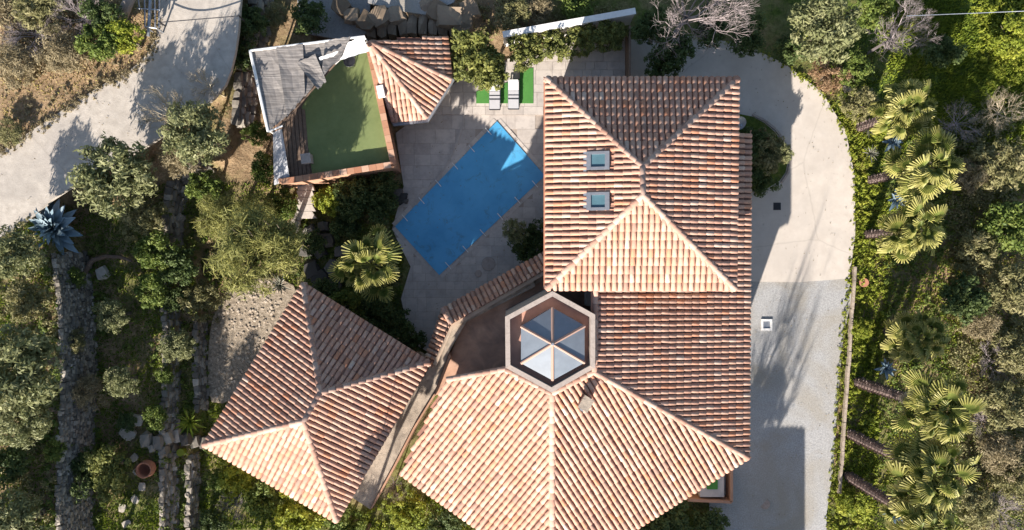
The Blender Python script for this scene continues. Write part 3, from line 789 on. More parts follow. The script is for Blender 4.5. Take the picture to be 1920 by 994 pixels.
for i in range(7):
    t = math.radians(20 + i * 23); bk.tube((.36 * math.cos(t), .36 * math.sin(t), .42), (.44 * math.cos(t), .44 * math.sin(t), .8), .025, n=5)
    if i: t0 = math.radians(20 + (i - 1) * 23); bk.tube((.44 * math.cos(t0), .44 * math.sin(t0), .8), (.44 * math.cos(t), .44 * math.sin(t), .8), .03, n=5)
bk.build('backrest', M['dark'], fp)
for i in range(4):
    t = math.pi / 4 + i * math.pi / 2; b = MB(); b.tube((.28 * math.cos(t), .28 * math.sin(t), .4), (.33 * math.cos(t), .33 * math.sin(t), 0), .025); b.build('leg', M['dark'], fp)
b = MB(); b.box((0, 0, .3), (.55, .55, .6), .15); b.box((0, 0, .63), (.62, .62, .06), .15)
o = b.build('side_table', M['parapet']); o.location = P(579, 300, zd); tag(o, 'pale square block table standing at the edge of the wooden deck', 'table')

# ---- pool
pool = tag(empty('swimming_pool', (0, 0, 0)), 'rectangular pool closed with a bright blue safety cover', 'pool')
nu, nv = 24, 14; VV = []; FF = []
for iu in range(nu + 1):
    for iv in range(nv + 1):
        s_, t_ = iu / nu, iv / nv
        p = (POOL[0] * (1 - s_) + POOL[3] * s_) * (1 - t_) + (POOL[1] * (1 - s_) + POOL[2] * s_) * t_
        VV.append(p + Vector((0, 0, .1 - .05 * math.sin(math.pi * s_) * math.sin(math.pi * t_) + .012 * math.sin(s_ * 5 * math.pi * 2) )))
for iu in range(nu):
    for iv in range(nv):
        q0 = iu * (nv + 1) + iv; FF.append((q0, q0 + nv + 1, q0 + nv + 2, q0 + 1))
b = MB(); b.add(VV, [tuple(reversed(f)) for f in FF]); cv = b.build('cover', M['cover'], pool, smooth=True)
b = MB(); b.prism(POOL, -1.6, .03); b.build('basin', M['joint'], pool)
ux = (POOL[1] - POOL[0]).normalized()
for k in range(6):
    s_ = (k + .55) / 6.1
    for e, sgn in ((POOL[0].lerp(POOL[3], s_), 1), (POOL[1].lerp(POOL[2], s_), -1)):
        b = MB(); b.tube(e - ux * sgn * .22 + Vector((0, 0, .12)), e + ux * sgn * .36 + Vector((0, 0, .12)), .028, n=6); b.build('batten_end', M['white'], pool)
# pool edge stones
for pa, pb_ in ((0, 1), (1, 2), (2, 3), (3, 0)):
    a, c = POOL[pa], POOL[pb_]; L = (c - a).length; k = int(L / .55); dd = (c - a) / k; nn = Vector((dd.y, -dd.x, 0)).normalized()
    if (a + nn - (POOL[0] + POOL[2]) / 2).length < (a - (POOL[0] + POOL[2]) / 2).length: nn = -nn
    for i in range(k):
        b = MB(); b.box(a + dd * (i + .5) + nn * .15 + Vector((0, 0, .03)), (dd.length * .97, .3, .05), math.atan2(dd.y, dd.x), r=random.random()); b.build('coping_stone', M['slab'], pool)

# ---- loungers on a green mat
b = MB(); b.prism([P(x, y, .15) for x, y in [(893, 172), (975, 148), (975, 128), (1000, 128), (1000, 194), (893, 194)]], .16, .185)
tag(b.build('grass_mat', M['mat']), 'green artificial grass mat under the two sun loungers', 'mat')
def lounger(loc, label):
    r = tag(empty('sun_lounger', loc), label, 'sun lounger', 'sun loungers on the green mat')
    b = MB(); b.box((-.36, 0, .26), (.05, 1.9, .06)); b.box((.36, 0, .26), (.05, 1.9, .06)); b.box((0, -.93, .26), (.77, .05, .06)); b.box((0, .93, .26), (.77, .05, .06)); b.build('frame', M['frame'], r)
    for sx in (-.33, .33):
        for sy in (-.8, .8): b = MB(); b.box((sx, sy, .12), (.05, .05, .24)); b.build('leg', M['frame'], r)
    for y0, ln, tl, nm in ((-.62, .66, 0, 'mattress'), (0.0, .54, 0, 'mattress')):
        b = MB(); b.box((0, y0, .35), (.70, ln, .12)); o = b.build(nm, M['cushion'], r)
        bv = o.modifiers.new('bevel', 'BEVEL'); bv.width = .04; bv.segments = 2
    R = Matrix.Rotation(math.radians(18), 4, 'X')
    b = MB(); b.box((0, .60, .44), (.70, .72, .12), M=R); o = b.build('backrest', M['cushion'], r); bv = o.modifiers.new('bevel', 'BEVEL'); bv.width = .04; bv.segments = 2
    b = MB(); b.box((0, .84, .60), (.58, .2, .1), M=R); o = b.build('pillow', M['whitefab'], r); bv = o.modifiers.new('bevel', 'BEVEL'); bv.width = .03; bv.segments = 2
    for yy in (-.28, -.05):
        b = MB(); b.box((0, yy, .412), (.715, .045, .03)); b.build('strap', M['dark'], r)
    b = MB(); b.box((0, -.955, .33), (.70, .05, .16)); b.build('end_band', M['dark'], r)
    return r
lounger(P(928, 181, .17), 'grey cushioned sun lounger partly under the tree, left of the pair')
lounger(P(963, 180, .17), 'grey cushioned sun lounger on the open side of the mat, right of the pair')
b = MB(); b.box(P(945, 214, .1), (5.2, .09, .05)); tag(b.build('slot_drain', M['dark']), 'dark slot drain line across the terrace above the pool', 'drain')
for x, y, r, nm in ((916, 495, .47, 'large round pale stepping stone on the shaded paving beside the pool'), (897, 513, .24, 'small round pale stepping stone next to the larger one by the pool')):
    b = MB(); b.tube(P(x, y, .02), P(x, y, .08), r, r * .97, n=20); tag(b.build('stepping_stone', M['parapet']), nm, 'stepping stone')

# ------------------------------------------------------------------ rocks and walls
def rock_mesh(seed, flat=.8, nm='stone', mat='stone', sub=2, rv=None):
    rg = random.Random(seed); bm = bmesh.new(); bmesh.ops.create_cube(bm, size=1); bmesh.ops.subdivide_edges(bm, edges=bm.edges, cuts=1, use_grid_fill=True)
    for v in bm.verts:
        l = v.co.length; s = .62 + .38 * (.5 / max(abs(v.co.x), abs(v.co.y), abs(v.co.z))) ** 0
        v.co = v.co * (.55 + .45 * (.62 / l)); v.co += Vector((rg.uniform(-.09, .09), rg.uniform(-.09, .09), rg.uniform(-.08, .08)))
    me = bpy.data.meshes.new(nm); bm.to_mesh(me); bm.free()
    a = me.attributes.new('rnd', 'FLOAT', 'FACE'); a.data.foreach_set('value', np.full(len(me.polygons), rg.random() if rv is None else rv, dtype=np.float32))
    me.materials.append(M[mat]); return me
STONES = [rock_mesh(i, rv=(i + .5) / 14) for i in range(14)]
BOULD = [rock_mesh(100 + i, nm='boulder', mat='boulder', rv=i / 6) for i in range(7)]
PALE = [rock_mesh(200 + i, rv=.95) for i in range(4)]
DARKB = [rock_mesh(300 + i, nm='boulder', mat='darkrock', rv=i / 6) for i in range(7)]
def TRS(p, rz, s, rx=0, ry=0): return Matrix.Translation(p) @ Matrix.Rotation(rz, 4, 'Z') @ Matrix.Rotation(rx, 4, 'X') @ Matrix.Rotation(ry, 4, 'Y') @ Matrix.Diagonal((*s, 1))
def dry_wall(label, ptspx, zlo, zhi, depth, size=.42, maxn=300):
    """dry stone wall whose foot follows picture points; battered face, top course"""
    pts = [P(x, y, zlo) for x, y in ptspx]; cum = [0]
    for i in range(1, len(pts)): cum.append(cum[-1] + (pts[i] - pts[i - 1]).length)
    root = tag(empty('stone_wall', (pts[0].x, pts[0].y, zlo)), label, 'stone wall'); off = -root.location
    Ht = zhi - zlo; nr_ = max(1, round(Ht / (size * .62))); items = []
    for rw_ in range(nr_ + 1):
        s = random.random() * .3
        while s < cum[-1]:
            wd = size * random.uniform(.65, 1.35)
            i = max(k for k in range(len(cum) - 1) if cum[k] <= s); t = (s - cum[i]) / (cum[i + 1] - cum[i])
            p = pts[i].lerp(pts[i + 1], t); dd = (pts[i + 1] - pts[i]).normalized(); nn = Vector((-dd.y, dd.x, 0))   # uphill (left of travel)
            f = rw_ / max(1, nr_); q = p + nn * (f * depth + random.uniform(-.06, .06)); q.z = zlo + f * Ht + random.uniform(-.03, .03)
            items.append((q, math.atan2(dd.y, dd.x) + random.gauss(0, .15), (wd * 1.08, size * random.uniform(.8, 1.2), size * random.uniform(.6, .85))))
            s += wd
    random.shuffle(items)
    for q, rz, s in items[:maxn]:
        link('stone', random.choice(STONES), root, matrix=TRS(q + off, rz, s, random.gauss(0, .12), random.gauss(0, .12)))
    rest = items[maxn:]
    if rest:
        vv = []; ff = []; b = 0
        for q, rz, s in rest:
            me = random.choice(STONES); mt = TRS(q + off, rz, s)
            vv += [tuple(mt @ v.co) for v in me.vertices]; ff += [tuple(i + b for i in p.vertices) for p in me.polygons]; b += len(me.vertices)
        tag(link('rubble', mesh('rubble', vv, ff, M['stone'], rnd=np.random.default_rng(3).random(len(ff))), root), kind='stuff')
    return root
dry_wall('tall dry stone terrace wall below the blue agave on the far left', [(172, 1010), (170, 900), (178, 700), (172, 560), (160, 475)], ZB, ZC, .6, .31)
dry_wall('dry stone terrace wall beside the terracotta jar, lower part', [(330, 1010), (330, 800), (334, 740)], ZA, ZB, .42, .34)
dry_wall('dry stone terrace wall behind the gravel patch, middle part', [(334, 740), (334, 640), (332, 520)], ZA, ZB, .35, .36)
dry_wall('brown retaining wall hidden between bushes above the soft feathery bush', [(338, 500), (338, 420), (350, 345), (400, 322)], ZA, ZB, .5, .42)
dry_wall('low stone edging wall at the left rim of the gravel patch', [(386, 765), (384, 680), (384, 592)], 0, ZA, .22, .36)
dry_wall('short stone wall descending from the pavilion corner to the bottom edge', [(370, 1010), (370, 930), (370, 850)], 0, ZA, .22, .36)
dry_wall('stone wall rising beside the road next to the awning', [(470, 240), (478, 150), (500, 60), (506, -20)], ZA, ZB, .6, .5)
dry_wall('curved rock edging right of the big bush with dry twigs', [(560, 400), (545, 440), (535, 470)], 0, ZA, .4, .4)
# cross wall of big stones by the pale slabs
cw = tag(empty('stone_row', G(300, 825)), 'row of big grey stones between the two pale slabs and the pavilion corner', 'stone wall')
for x, y, s in [(278, 822, .9), (300, 828, .85), (318, 820, .75), (335, 815, .8), (352, 822, .8), (370, 826, .75), (388, 828, .8), (290, 838, .5), (312, 842, .55), (330, 838, .5)]:
    link('stone', random.choice(STONES), cw, matrix=TRS(G(x, y, .2) - cw.location, random.random() * .6, (s * .7, s, .6)))
for x, y, sx, sy, l in [(255, 787, .95, .75, 'pale blue grey flat boulder, upper of the two by the stone row'), (243, 810, .75, .95, 'pale blue grey flat boulder, lower of the two by the stone row'),
                        (195, 512, .75, .75, 'pale square rock beside the dark log under the agave'), (115, 822, .35, .5, 'small white rock on the top of the far left wall'),
                        (1586, 168, .4, .45, 'white rock on the grass bank beside the rust coloured bush')]:
    o = link('rock', random.choice(PALE)); o.matrix_world = TRS(G(x, y, .15), random.random(), (sx, sy, .4)); tag(o, l, 'rock')
for x, y, l in [(252, 858, 'small pale stepping stone left of the terracotta jar'), (258, 885, 'pale flat stone just below left of the terracotta jar'), (267, 912, 'pale flat stone in the shaded grass below the jar'),
                (230, 952, 'pale flat stone nearest the bottom in the shaded grass'), (238, 982, 'pale stone at the bottom edge in the shaded grass'), (253, 936, 'dull flat stone in the middle of the shaded grass line')]:
    o = link('stepping_stone', random.choice(PALE)); o.matrix_world = TRS(G(x, y, .03), random.random() * 3, (.5, .42, .12)); tag(o, l, 'stepping stone')
# boulders behind the pool house
bw = tag(empty('boulder_wall', P(780, 60, 0)), 'curved retaining wall of big brown boulders behind the fan shaped tiled roof', 'stone wall')
for i in range(9):
    x = 700 + i * 19; y = 58 - 6 * math.sin(i / 8 * 3); link('boulder', BOULD[i % 7], bw, matrix=TRS(P(x, y, .8) - bw.location, random.gauss(0, .1), (.66, 1.35, 1.5)))
for i, (x, y, s) in enumerate([(690, 42, 1.1), (715, 34, 1.2), (742, 30, 1.0), (820, 22, 1.2), (845, 36, 1.5), (868, 48, 1.2), (660, 30, .9), (640, 14, 1.0), (880, 20, 1.1), (800, 12, .8)]):
    link('boulder', BOULD[(i * 3) % 7], bw, matrix=TRS(P(x, y, 1.5) - bw.location, random.random() * 3, (s, s * 1.1, s * .8)))
# dark boulders between the palm and the pavilion
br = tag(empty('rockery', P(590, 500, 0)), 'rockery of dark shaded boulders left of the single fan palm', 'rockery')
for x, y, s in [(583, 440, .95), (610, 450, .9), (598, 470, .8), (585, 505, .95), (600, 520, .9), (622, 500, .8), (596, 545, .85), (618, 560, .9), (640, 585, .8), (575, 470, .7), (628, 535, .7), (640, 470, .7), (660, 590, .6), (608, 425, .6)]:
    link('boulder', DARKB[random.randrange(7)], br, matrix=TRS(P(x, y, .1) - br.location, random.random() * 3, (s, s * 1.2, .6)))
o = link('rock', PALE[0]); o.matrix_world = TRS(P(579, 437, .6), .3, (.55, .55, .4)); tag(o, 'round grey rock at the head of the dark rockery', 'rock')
# sunlit path stub
rpile = tag(empty('rock_pile', P(752, 368, 0)), 'small pile of dark rocks at the left edge of the pool', 'rock pile')
for x, y, r_ in [(748, 362, .6), (757, 368, .5), (750, 376, .55), (742, 370, .5), (760, 377, .35)]:
    link('rock', DARKB[int(x) % 7], rpile, matrix=TRS(P(x, y, .15) - rpile.location, x, (r_, r_ * .9, .45)))
pth = tag(empty('garden_path', P(573, 375, ZA)), kind='structure')
for i in range(5):
    y0 = 345 + i * 13; b = MB(); b.prism([P(557, y0, ZA), P(586, y0, ZA), P(590 + i, y0 + 12.4, ZA), P(560 + i, y0 + 12.4, ZA)], ZA - .2, ZA + .12 + random.random() * .02, .8 + random.random() * .2); o = b.build('slab', M['slab'], pth); o.location = -pth.location

# white boundary wall
gw = tag(empty('garden_wall', P(1060, 45, 0)), 'long white rendered garden wall behind the clipped hedge', 'wall')
a = P(945, 84, 0); c = P(1180, 42, 0); dd = c - a; an = math.atan2(dd.y, dd.x); mid = (a + c) / 2
b = MB(); b.box(mid - gw.location + Vector((0, 0, 1.0)), (dd.length, .3, 2.0), an); b.build('wall', M['white'], gw)
b = MB(); b.box(mid - gw.location + Vector((0, 0, 2.04)), (dd.length + .1, .4, .08), an); b.build('coping', M['white'], gw)
b = MB(); b.box(P(1177, 105, .9) , (.12, 3.4, 1.8)); tag(b.build('wooden_screen', M['wood']), 'dark slim screen between the paved terrace and the shaded drive', 'screen')

# drive edging
kb = tag(empty('edging_strip', P(1590, 700, 0)), 'long thin pale concrete edging strip along the gravel drive', 'kerb')
a = P(1601, 500, 0); c = P(1572, 924, 0); k = 16
for i in range(k):
    p = a.lerp(c, (i + .5) / k); b = MB(); dd = (c - a) / k
    b.box(p - kb.location + Vector((random.gauss(0, .01), 0, .1 + random.gauss(0, .01))), (.17, dd.length * .985, .3), math.atan2(dd.y, dd.x) - math.pi / 2, r=random.random()); b.build('kerb_block', M['ledge'], kb)
bk_ = tag(empty('bed_edging', P(1440, 260, 0)), 'curved stone edging round the planting bed under the right eave', 'kerb')
ev = smooth_poly([P(x, y, 0) for x, y in [(1398, 209), (1446, 234), (1474, 272), (1482, 316), (1458, 352)]], 1)
ev = [Vector((p[0], p[1], 0)) for p in ev][:-2]
for i in range(len(ev) - 1):
    dd = ev[i + 1] - ev[i]; k = max(1, int(dd.length / .45))
    for j in range(k):
        b = MB(); b.box(ev[i] + dd * (j + .5) / k - bk_.location + Vector((0, 0, .08)), (dd.length / k * .96, .14, .22), math.atan2(dd.y, dd.x), r=random.random()); b.build('kerb_block', M['parapet'], bk_)
# manholes
mh = tag(empty('drain_grate', P(1457, 387, .05)), 'dark square drain grate set in the shaded edge of the concrete drive', 'drain')
b = MB(); b.box((0, 0, .005), (.5, .5, .02)); b.build('frame', M['dark'], mh)
for i in range(5): b = MB(); b.box((-.18 + i * .09, 0, .02), (.05, .42, .02)); b.build('bar', M['dark'], mh)
mh = tag(empty('manhole', P(1437, 609, .02)), 'square manhole with a white frame in the gravel drive', 'manhole')
for dx, dy, sx, sy in ((0, .31, .74, .14), (0, -.31, .74, .14), (.31, 0, .14, .47), (-.31, 0, .14, .47)): b = MB(); b.box((dx, dy, .04), (sx, sy, .1)); b.build('frame_bar', M['white'], mh)
b = MB(); b.box((0, 0, .02), (.46, .46, .03)); b.build('lid', M['zinc'], mh)
b = MB(); b.tube(P(1434, 945, .0), P(1434, 945, .06), .33, n=16); tag(b.build('round_slab', M['parapet']), 'round pale slab in the shade at the foot of the drive', 'slab')
b = MB(); b.tube(P(1620, 530, .0), P(1620, 530, .12), .3, n=14); tag(b.build('manhole_cover', M['clay']), 'round brown manhole cover in the grass beside the end of the edging strip', 'manhole')

# planter corner at the south east
pb = tag(empty('walled_planter', P(1340, 905, 0)), 'square walled planter corner under the eave beside the gravel drive', 'planter')
for pa, pc_ in (((1372, 880), (1372, 942)), ((1372, 942), (1290, 938))):
    a = P(*pa, 1.0); c = P(*pc_, 1.0); dd = c - a; b = MB(); b.box((a + c) / 2 - pb.location + Vector((0, 0, -.5)), (dd.length, .18, 1.0), math.atan2(dd.y, dd.x)); b.build('wall', M['ochre'], pb)
b = MB(); b.box(P(1335, 905, .9) - pb.location + Vector((0, 0, -.45)), (1.6, 1.9, .9)); b.build('base', M['slab'], pb)
b = MB(); b.box(P(1336, 905, 1.0) - pb.location + Vector((0, 0, -.1)), (.7, .9, .16)); b.build('soil', M['mat'], pb)

# satellite dish
sd = tag(empty('satellite_dish', P(1385, 230, 6.0)), 'grey satellite dish mounted under the right eave of the upper roof', 'satellite dish')
VV = []; FF = []
for i in range(5):
    for j in range(18):
        r = .42 * i / 4; t = 2 * math.pi * j / 18; VV.append((r * math.cos(t), r * math.sin(t), .5 * r * r))
for i in range(4):
    for j in range(18): FF.append((i * 18 + j, i * 18 + (j + 1) % 18, (i + 1) * 18 + (j + 1) % 18, (i + 1) * 18 + j))
b = MB(); b.add([Matrix.Rotation(.6, 4, 'X') @ Vector(v) for v in VV], FF); b.build('reflector', M['zinc'], sd, smooth=True)
b = MB(); b.tube((0, 0, 0), (-.5, 0, -.1), .03); b.build('bracket', M['zinc'], sd)
b = MB(); b.tube((0, -.05, 0), (0, -.25, .38), .015); b.box((0, -.25, .4), (.09, .09, .12)); b.build('feed_arm', M['zinc'], sd)

# terracotta jar
jar = tag(empty('terracotta_jar', G(283, 874)), 'big open terracotta jar standing in the grass by the stone wall', 'jar')
prof = [(.24, 0), (.33, .25), (.4, .55), (.36, .85), (.30, .98), (.36, 1.03), (.37, 1.08), (.31, 1.08), (.28, .98), (.30, .6), (.2, .1), (0.0, .08)]
VV = []; FF = []; n = 20
for r, z in prof:
    for j in range(n): t = 2 * math.pi * j / n; VV.append((1.4 * r * math.cos(t), 1.4 * r * math.sin(t), .85 * z))
for i in range(len(prof) - 1):
    for j in range(n): FF.append((i * n + j, i * n + (j + 1) % n, (i + 1) * n + (j + 1) % n, (i + 1) * n + j))
b = MB(); b.add(VV, FF); b.build('body', M['clay'], jar, smooth=True)
# wooden frame
wf = tag(empty('trellis', G(180, 762, .3)), 'small grey wooden trellis frame lying beside the pale shrub on the terrace', 'trellis'); wf.rotation_euler = (.2, 0, .3)
for c_, s_ in (((-.28, 0, 0), (.07, 1.1, .05)), ((.28, 0, 0), (.07, 1.1, .05)), ((0, -.5, .03), (.62, .07, .05)), ((0, .4, .03), (.62, .07, .05))): b = MB(); b.box(c_, s_); b.build('rail', M['wood'], wf)
# log
b = MB(); q = [G(163, 515, .35), G(180, 488, .4), G(205, 481, .4), G(232, 482, .38), G(252, 490, .3)]
for i in range(4): b.tube(q[i], q[i + 1], .17 - .02 * i, .15 - .02 * i, n=8)
tag(b.build('log', M['wood']), 'dark curved log lying under the agave terrace', 'log')

# road side: gate frame, post, chain
gt = tag(empty('metal_gate', P(280, 20, ZC)), 'galvanised open metal frame gate on the bank beside the road', 'gate')
o0 = gt.location
def bar(p, q, z0, z1, r=.045, nm='bar'):
    b = MB(); b.tube(P(*p, z0) - o0, P(*q, z1) - o0, r, n=6); b.build(nm, M['zinc'], gt)
for x0, x1 in ((258, 262), (271, 272), (290, 291), (299, 298)): bar((x0, -12), (x1, 52 if x0 > 265 else 18), ZC + 1.0, ZC + .7)
for y0, xa, xb in ((-6, 256, 302), (16, 258, 300), (50, 272, 294)): bar((xa, y0), (xb, y0 + 3), ZC + 1.02, ZC + 1.02)
bar((283, -20), (278, 68), ZC + 1.1, ZC + .8, .1, 'post')
for x, y in ((258, -10), (299, -10), (272, 50), (292, 52)):
    b = MB(); p = P(x, y, ZC + .9) - o0; b.tube((p.x, p.y, -.2), p, .05); b.build('leg', M['zinc'], gt)
b = MB(); b.tube(P(228, 34, ZC + .3), P(248, -15, ZC + 1.6), .32, .3, n=12); tag(b.build('concrete_pipe', M['parapet']), 'fat pale pipe leaning out of the bushes at the top left', 'pipe')
chn = tag(empty('chain_barrier', P(370, 38, ZC)), 'thin dark chain slung across the road between two posts', 'barrier'); o0 = chn.location
b = MB(); pr = None
for i in range(13):
    t = i / 12; p = P(300 + 148 * t, 42 - 12 * t, ZC + .7 - .35 * math.sin(math.pi * t)) - o0
    if pr: b.tube(pr, p, .03, n=5)
    pr = p
b.build('chain', M['dark'], chn)
for x, y in ((300, 42), (448, 30)): b = MB(); p = P(x, y, ZC + .7) - o0; b.tube((p.x, p.y, -.1), p + Vector((0, 0, .1)), .05); b.build('post', M['dark'], chn)
b = MB(); pr = None
for i in range(15):
    t = i / 14; p = P(1700 + 240 * t, 30 - 10 * t, 5.5 - .5 * math.sin(math.pi * t))
    if pr: b.tube(pr, p, .022, n=6)
    pr = p
tag(b.build('overhead_cable', M['zinc']), 'pale overhead cable crossing the top right corner', 'cable')

# ------------------------------------------------------------------ vegetation
def leaves(centres, rad, per, ll, lw, rg, up=.35, outward=None, cl=None, thin=False):
    """leaf quads scattered round clump centres -> V,F,rnd"""
    n = len(centres); c = np.repeat(centres, per, 0); rr = np.repeat(rad, per)
    d_ = rg.normal(size=(n * per, 3)); d_ /= np.linalg.norm(d_, axis=1, keepdims=True)
    p = c + d_ * (rr * rg.random(n * per) ** .5)[:, None]
    nrm = d_ * .8 + rg.normal(size=(n * per, 3)) * .6 + np.array([0, 0, up]); nrm /= np.linalg.norm(nrm, axis=1, keepdims=True)
    t = rg.normal(size=(n * per, 3)) + (d_ * 1.6 if thin else 0); t -= nrm * np.sum(t * nrm, 1, keepdims=True); t /= np.linalg.norm(t, axis=1, keepdims=True)
    s = np.cross(nrm, t); L = ll * rg.uniform(.6, 1.3, n * per)[:, None] * .5; W_ = lw * rg.uniform(.7, 1.3, n * per)[:, None] * .5
    V = np.stack([p - t * L, p + s * W_, p + t * L, p - s * W_], 1).reshape(-1, 3)
    F = np.arange(n * per * 4).reshape(-1, 4)
    cr = cl if cl is not None else rg.random(n)
    r = np.clip(.62 * np.repeat(cr, per) + .38 * rg.random(n * per), 0, 1)
    return V, F, r

def branch_tubes(segs, n=4):
    b = MB()
    for p0, p1, r0, r1, c in segs: b.tube(p0, p1, r0, r1, n=n, r=c, cap=False)
    return b

def crown_mesh(seed, mat, R=1.0, H=.8, clumps=70, per=60, ll=.11, lw=.05, crad=.26, lobes=6, hollow=.35, thin=False, up=.35):
    """unit crown: x,y within ~1, z from -H to H; lumpy outline from several lobes"""
    rg = np.random.default_rng(seed)
    lc = []
    for i in range(lobes):
        t = 2 * math.pi * (i + rg.random() * .6) / lobes; q = rg.uniform(.35, .62); lc.append((q * math.cos(t), q * math.sin(t), rg.uniform(-.25, .35) * H, rg.uniform(.34, .5)))
    lc.append((rg.uniform(-.1, .1), rg.uniform(-.1, .1), .35 * H, .55))
    C = []
    while len(C) < clumps:
        l = lc[rg.integers(len(lc))]; d_ = rg.normal(size=3); d_ /= np.linalg.norm(d_); k = rg.uniform(hollow, 1) ** .5
        if d_[2] < -.3 and rg.random() < .6: continue
        C.append((l[0] + d_[0] * l[3] * k, l[1] + d_[1] * l[3] * k, l[2] + d_[2] * l[3] * k * H))
    C = np.array(C); V, F, r = leaves(C, crad * rg.uniform(.6, 1.2, clumps), per, ll, lw, rg, up, thin=thin)
    return mesh('crown', V, F, M[mat], rnd=r)

def trunk_mesh(seed, bend=.15, n=7, mat='bark'):
    """unit trunk: z from -1 (ground) to 0 (crown centre), limbs reach into the crown"""
    rg = random.Random(seed); segs = []; p = Vector((0, 0, -1)); pr = .09
    for i in range(4):
        q = Vector((rg.uniform(-bend, bend) * .3, rg.uniform(-bend, bend) * .3, -1 + .2 * (i + 1))); segs.append((p, q, pr, pr * .88, .3)); p = q; pr *= .88
    for i in range(n):
        t = 2 * math.pi * i / n + rg.random(); m1 = p + Vector((math.cos(t) * .22, math.sin(t) * .22, .12)); e = p + Vector((math.cos(t) * .6, math.sin(t) * .6, .2 + rg.random() * .3))
        segs.append((p, m1, pr * .6, pr * .4, .4)); segs.append((m1, e, pr * .4, pr * .1, .5))
    b = branch_tubes(segs, 6); return mesh('trunk', b.V, b.F, M[mat], rnd=b.R)

def bare_mesh(seed, mat, n0=9, depth=4, spread=.75, flat=.5, thick=.026, fan=3):
    rg = random.Random(seed); segs = []
    def grow(p, dr, L, r, k):
        m_ = p + dr * L * .5 + Vector((rg.gauss(0, .07), rg.gauss(0, .07), rg.gauss(0, .05))) * L
        e = m_ + (dr + Vector((rg.gauss(0, .25), rg.gauss(0, .25), rg.gauss(0, .15)))).normalized() * L * .5
        c = rg.random(); segs.append((p, m_, r, r * .8, c)); segs.append((m_, e, r * .8, r * .55, c))
        if k == 0: return
        for i in range(rg.choice([fan, fan, fan + 1])):
            nd = (dr + Vector((rg.gauss(0, spread), rg.gauss(0, spread), rg.gauss(.1, spread * flat)))).normalized(); st = e if rg.random() < .6 else m_
            grow(st, nd, L * rg.uniform(.55, .8), r * .55, k - 1)
    for i in range(n0):
        t = 2 * math.pi * i / n0 + rg.random() * .5; grow(Vector((0, 0, -.35)), Vector((math.cos(t), math.sin(t), rg.uniform(.15, .9))).normalized(), .42, thick, depth)
    segs.append((Vector((0, 0, -1)), Vector((0, 0, -.35)), .06, .045, .3))
    b = branch_tubes(segs, 3); return mesh('branches', b.V, b.F, M[mat], rnd=b.R)

PROTO = {}
def sp(name, mat, k, kind='tree', **kw): PROTO[name] = ([crown_mesh(hash_(name) + i, mat, **kw) for i in range(k)], kind)
def hash_(s): return sum(ord(c) * (i + 3) for i, c in enumerate(s))
sp('olive', 'l_olive', 3, clumps=120, per=52, ll=.13, lw=.042, crad=.20, lobes=7)
sp('bush', 'l_green', 2, 'shrub', clumps=80, per=48, ll=.13, lw=.075, crad=.22)
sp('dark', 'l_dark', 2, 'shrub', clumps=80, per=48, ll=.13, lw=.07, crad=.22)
sp('yellow', 'l_yellow', 2, 'shrub', clumps=80, per=50, ll=.13, lw=.07, crad=.2)
sp('laurel', 'l_laurel', 3, clumps=110, per=50, ll=.13, lw=.065, crad=.18, lobes=8)
sp('feather', 'l_feather', 2, 'shrub', clumps=110, per=60, ll=.2, lw=.02, crad=.24, thin=True)
sp('dry', 'l_dry', 2, 'shrub', clumps=80, per=50, ll=.17, lw=.028, crad=.24, thin=True)
sp('rust', 'l_rust', 1, 'shrub', clumps=80, per=50, ll=.13, lw=.04, crad=.2)
sp('scrub', 'l_scrub', 3, 'shrub', clumps=90, per=48, ll=.15, lw=.045, crad=.21)
TRUNKS = [trunk_mesh(i) for i in range(3)]
BARE = {'bare': [bare_mesh(3, 'twig', 8, 5, .62, .5, .02), bare_mesh(8, 'twig', 8, 5, .62, .5, .02)], 'tan': [bare_mesh(5, 'tantwig', 8, 4, .6, .5, .022)], 'brush': [bare_mesh(15, 'tantwig', 12, 4, .5, .3, .014), bare_mesh(16, 'twig', 12, 4, .5, .3, .014)]}
BUSHV = []
def plant(kind, px, py, rpx, zc, label, ry=1.0, group=None, hh=None, at=None, cat=None):
    """crown centred on the picture point at height zc above ground, trunk straight down"""
    g = G(px, py); z = g.z + zc
    for _ in range(4):
        p = P(px, py, z); z = hz(p.x, p.y) + zc
    if at is not None: p = Vector((at[0], at[1], 0)); z = hz(p.x, p.y) + zc
    gz = hz(p.x, p.y); R = rpx * (CH - z) / FPX
    nm = {'olive': 'olive_tree', 'laurel': 'broadleaf_tree', 'bare': 'bare_tree', 'tan': 'dry_branch', 'brush': 'brushwood'}.get(kind, 'shrub')
    ct = cat or ('tree' if kind in ('olive', 'laurel', 'bare') else 'shrub')
    root = tag(empty(nm, (p.x, p.y, gz), random.random() * 6.28), label, ct, group)
    if kind in BARE:
        me = random.choice(BARE[kind]); link('branches', me, root, matrix=Matrix.Translation((0, 0, zc)) @ Matrix.Diagonal((R * .8, R * .8 * ry, max(zc, R * .5), 1)))
    else:
        me = random.choice(PROTO[kind][0]); H = hh if hh else min(zc * 1.15, R * .95)
        link('crown', me, root, matrix=Matrix.Translation((0, 0, zc)) @ Matrix.Diagonal((R * .92, R * .92 * ry, H, 1)))
        link('trunk', random.choice(TRUNKS), root, matrix=Matrix.Translation((0, 0, zc)) @ Matrix.Diagonal((min(R, 2.2), min(R, 2.2), zc + .1, 1)))
    if ry != 1.0: root.rotation_euler = (0, 0, 0)
    return root

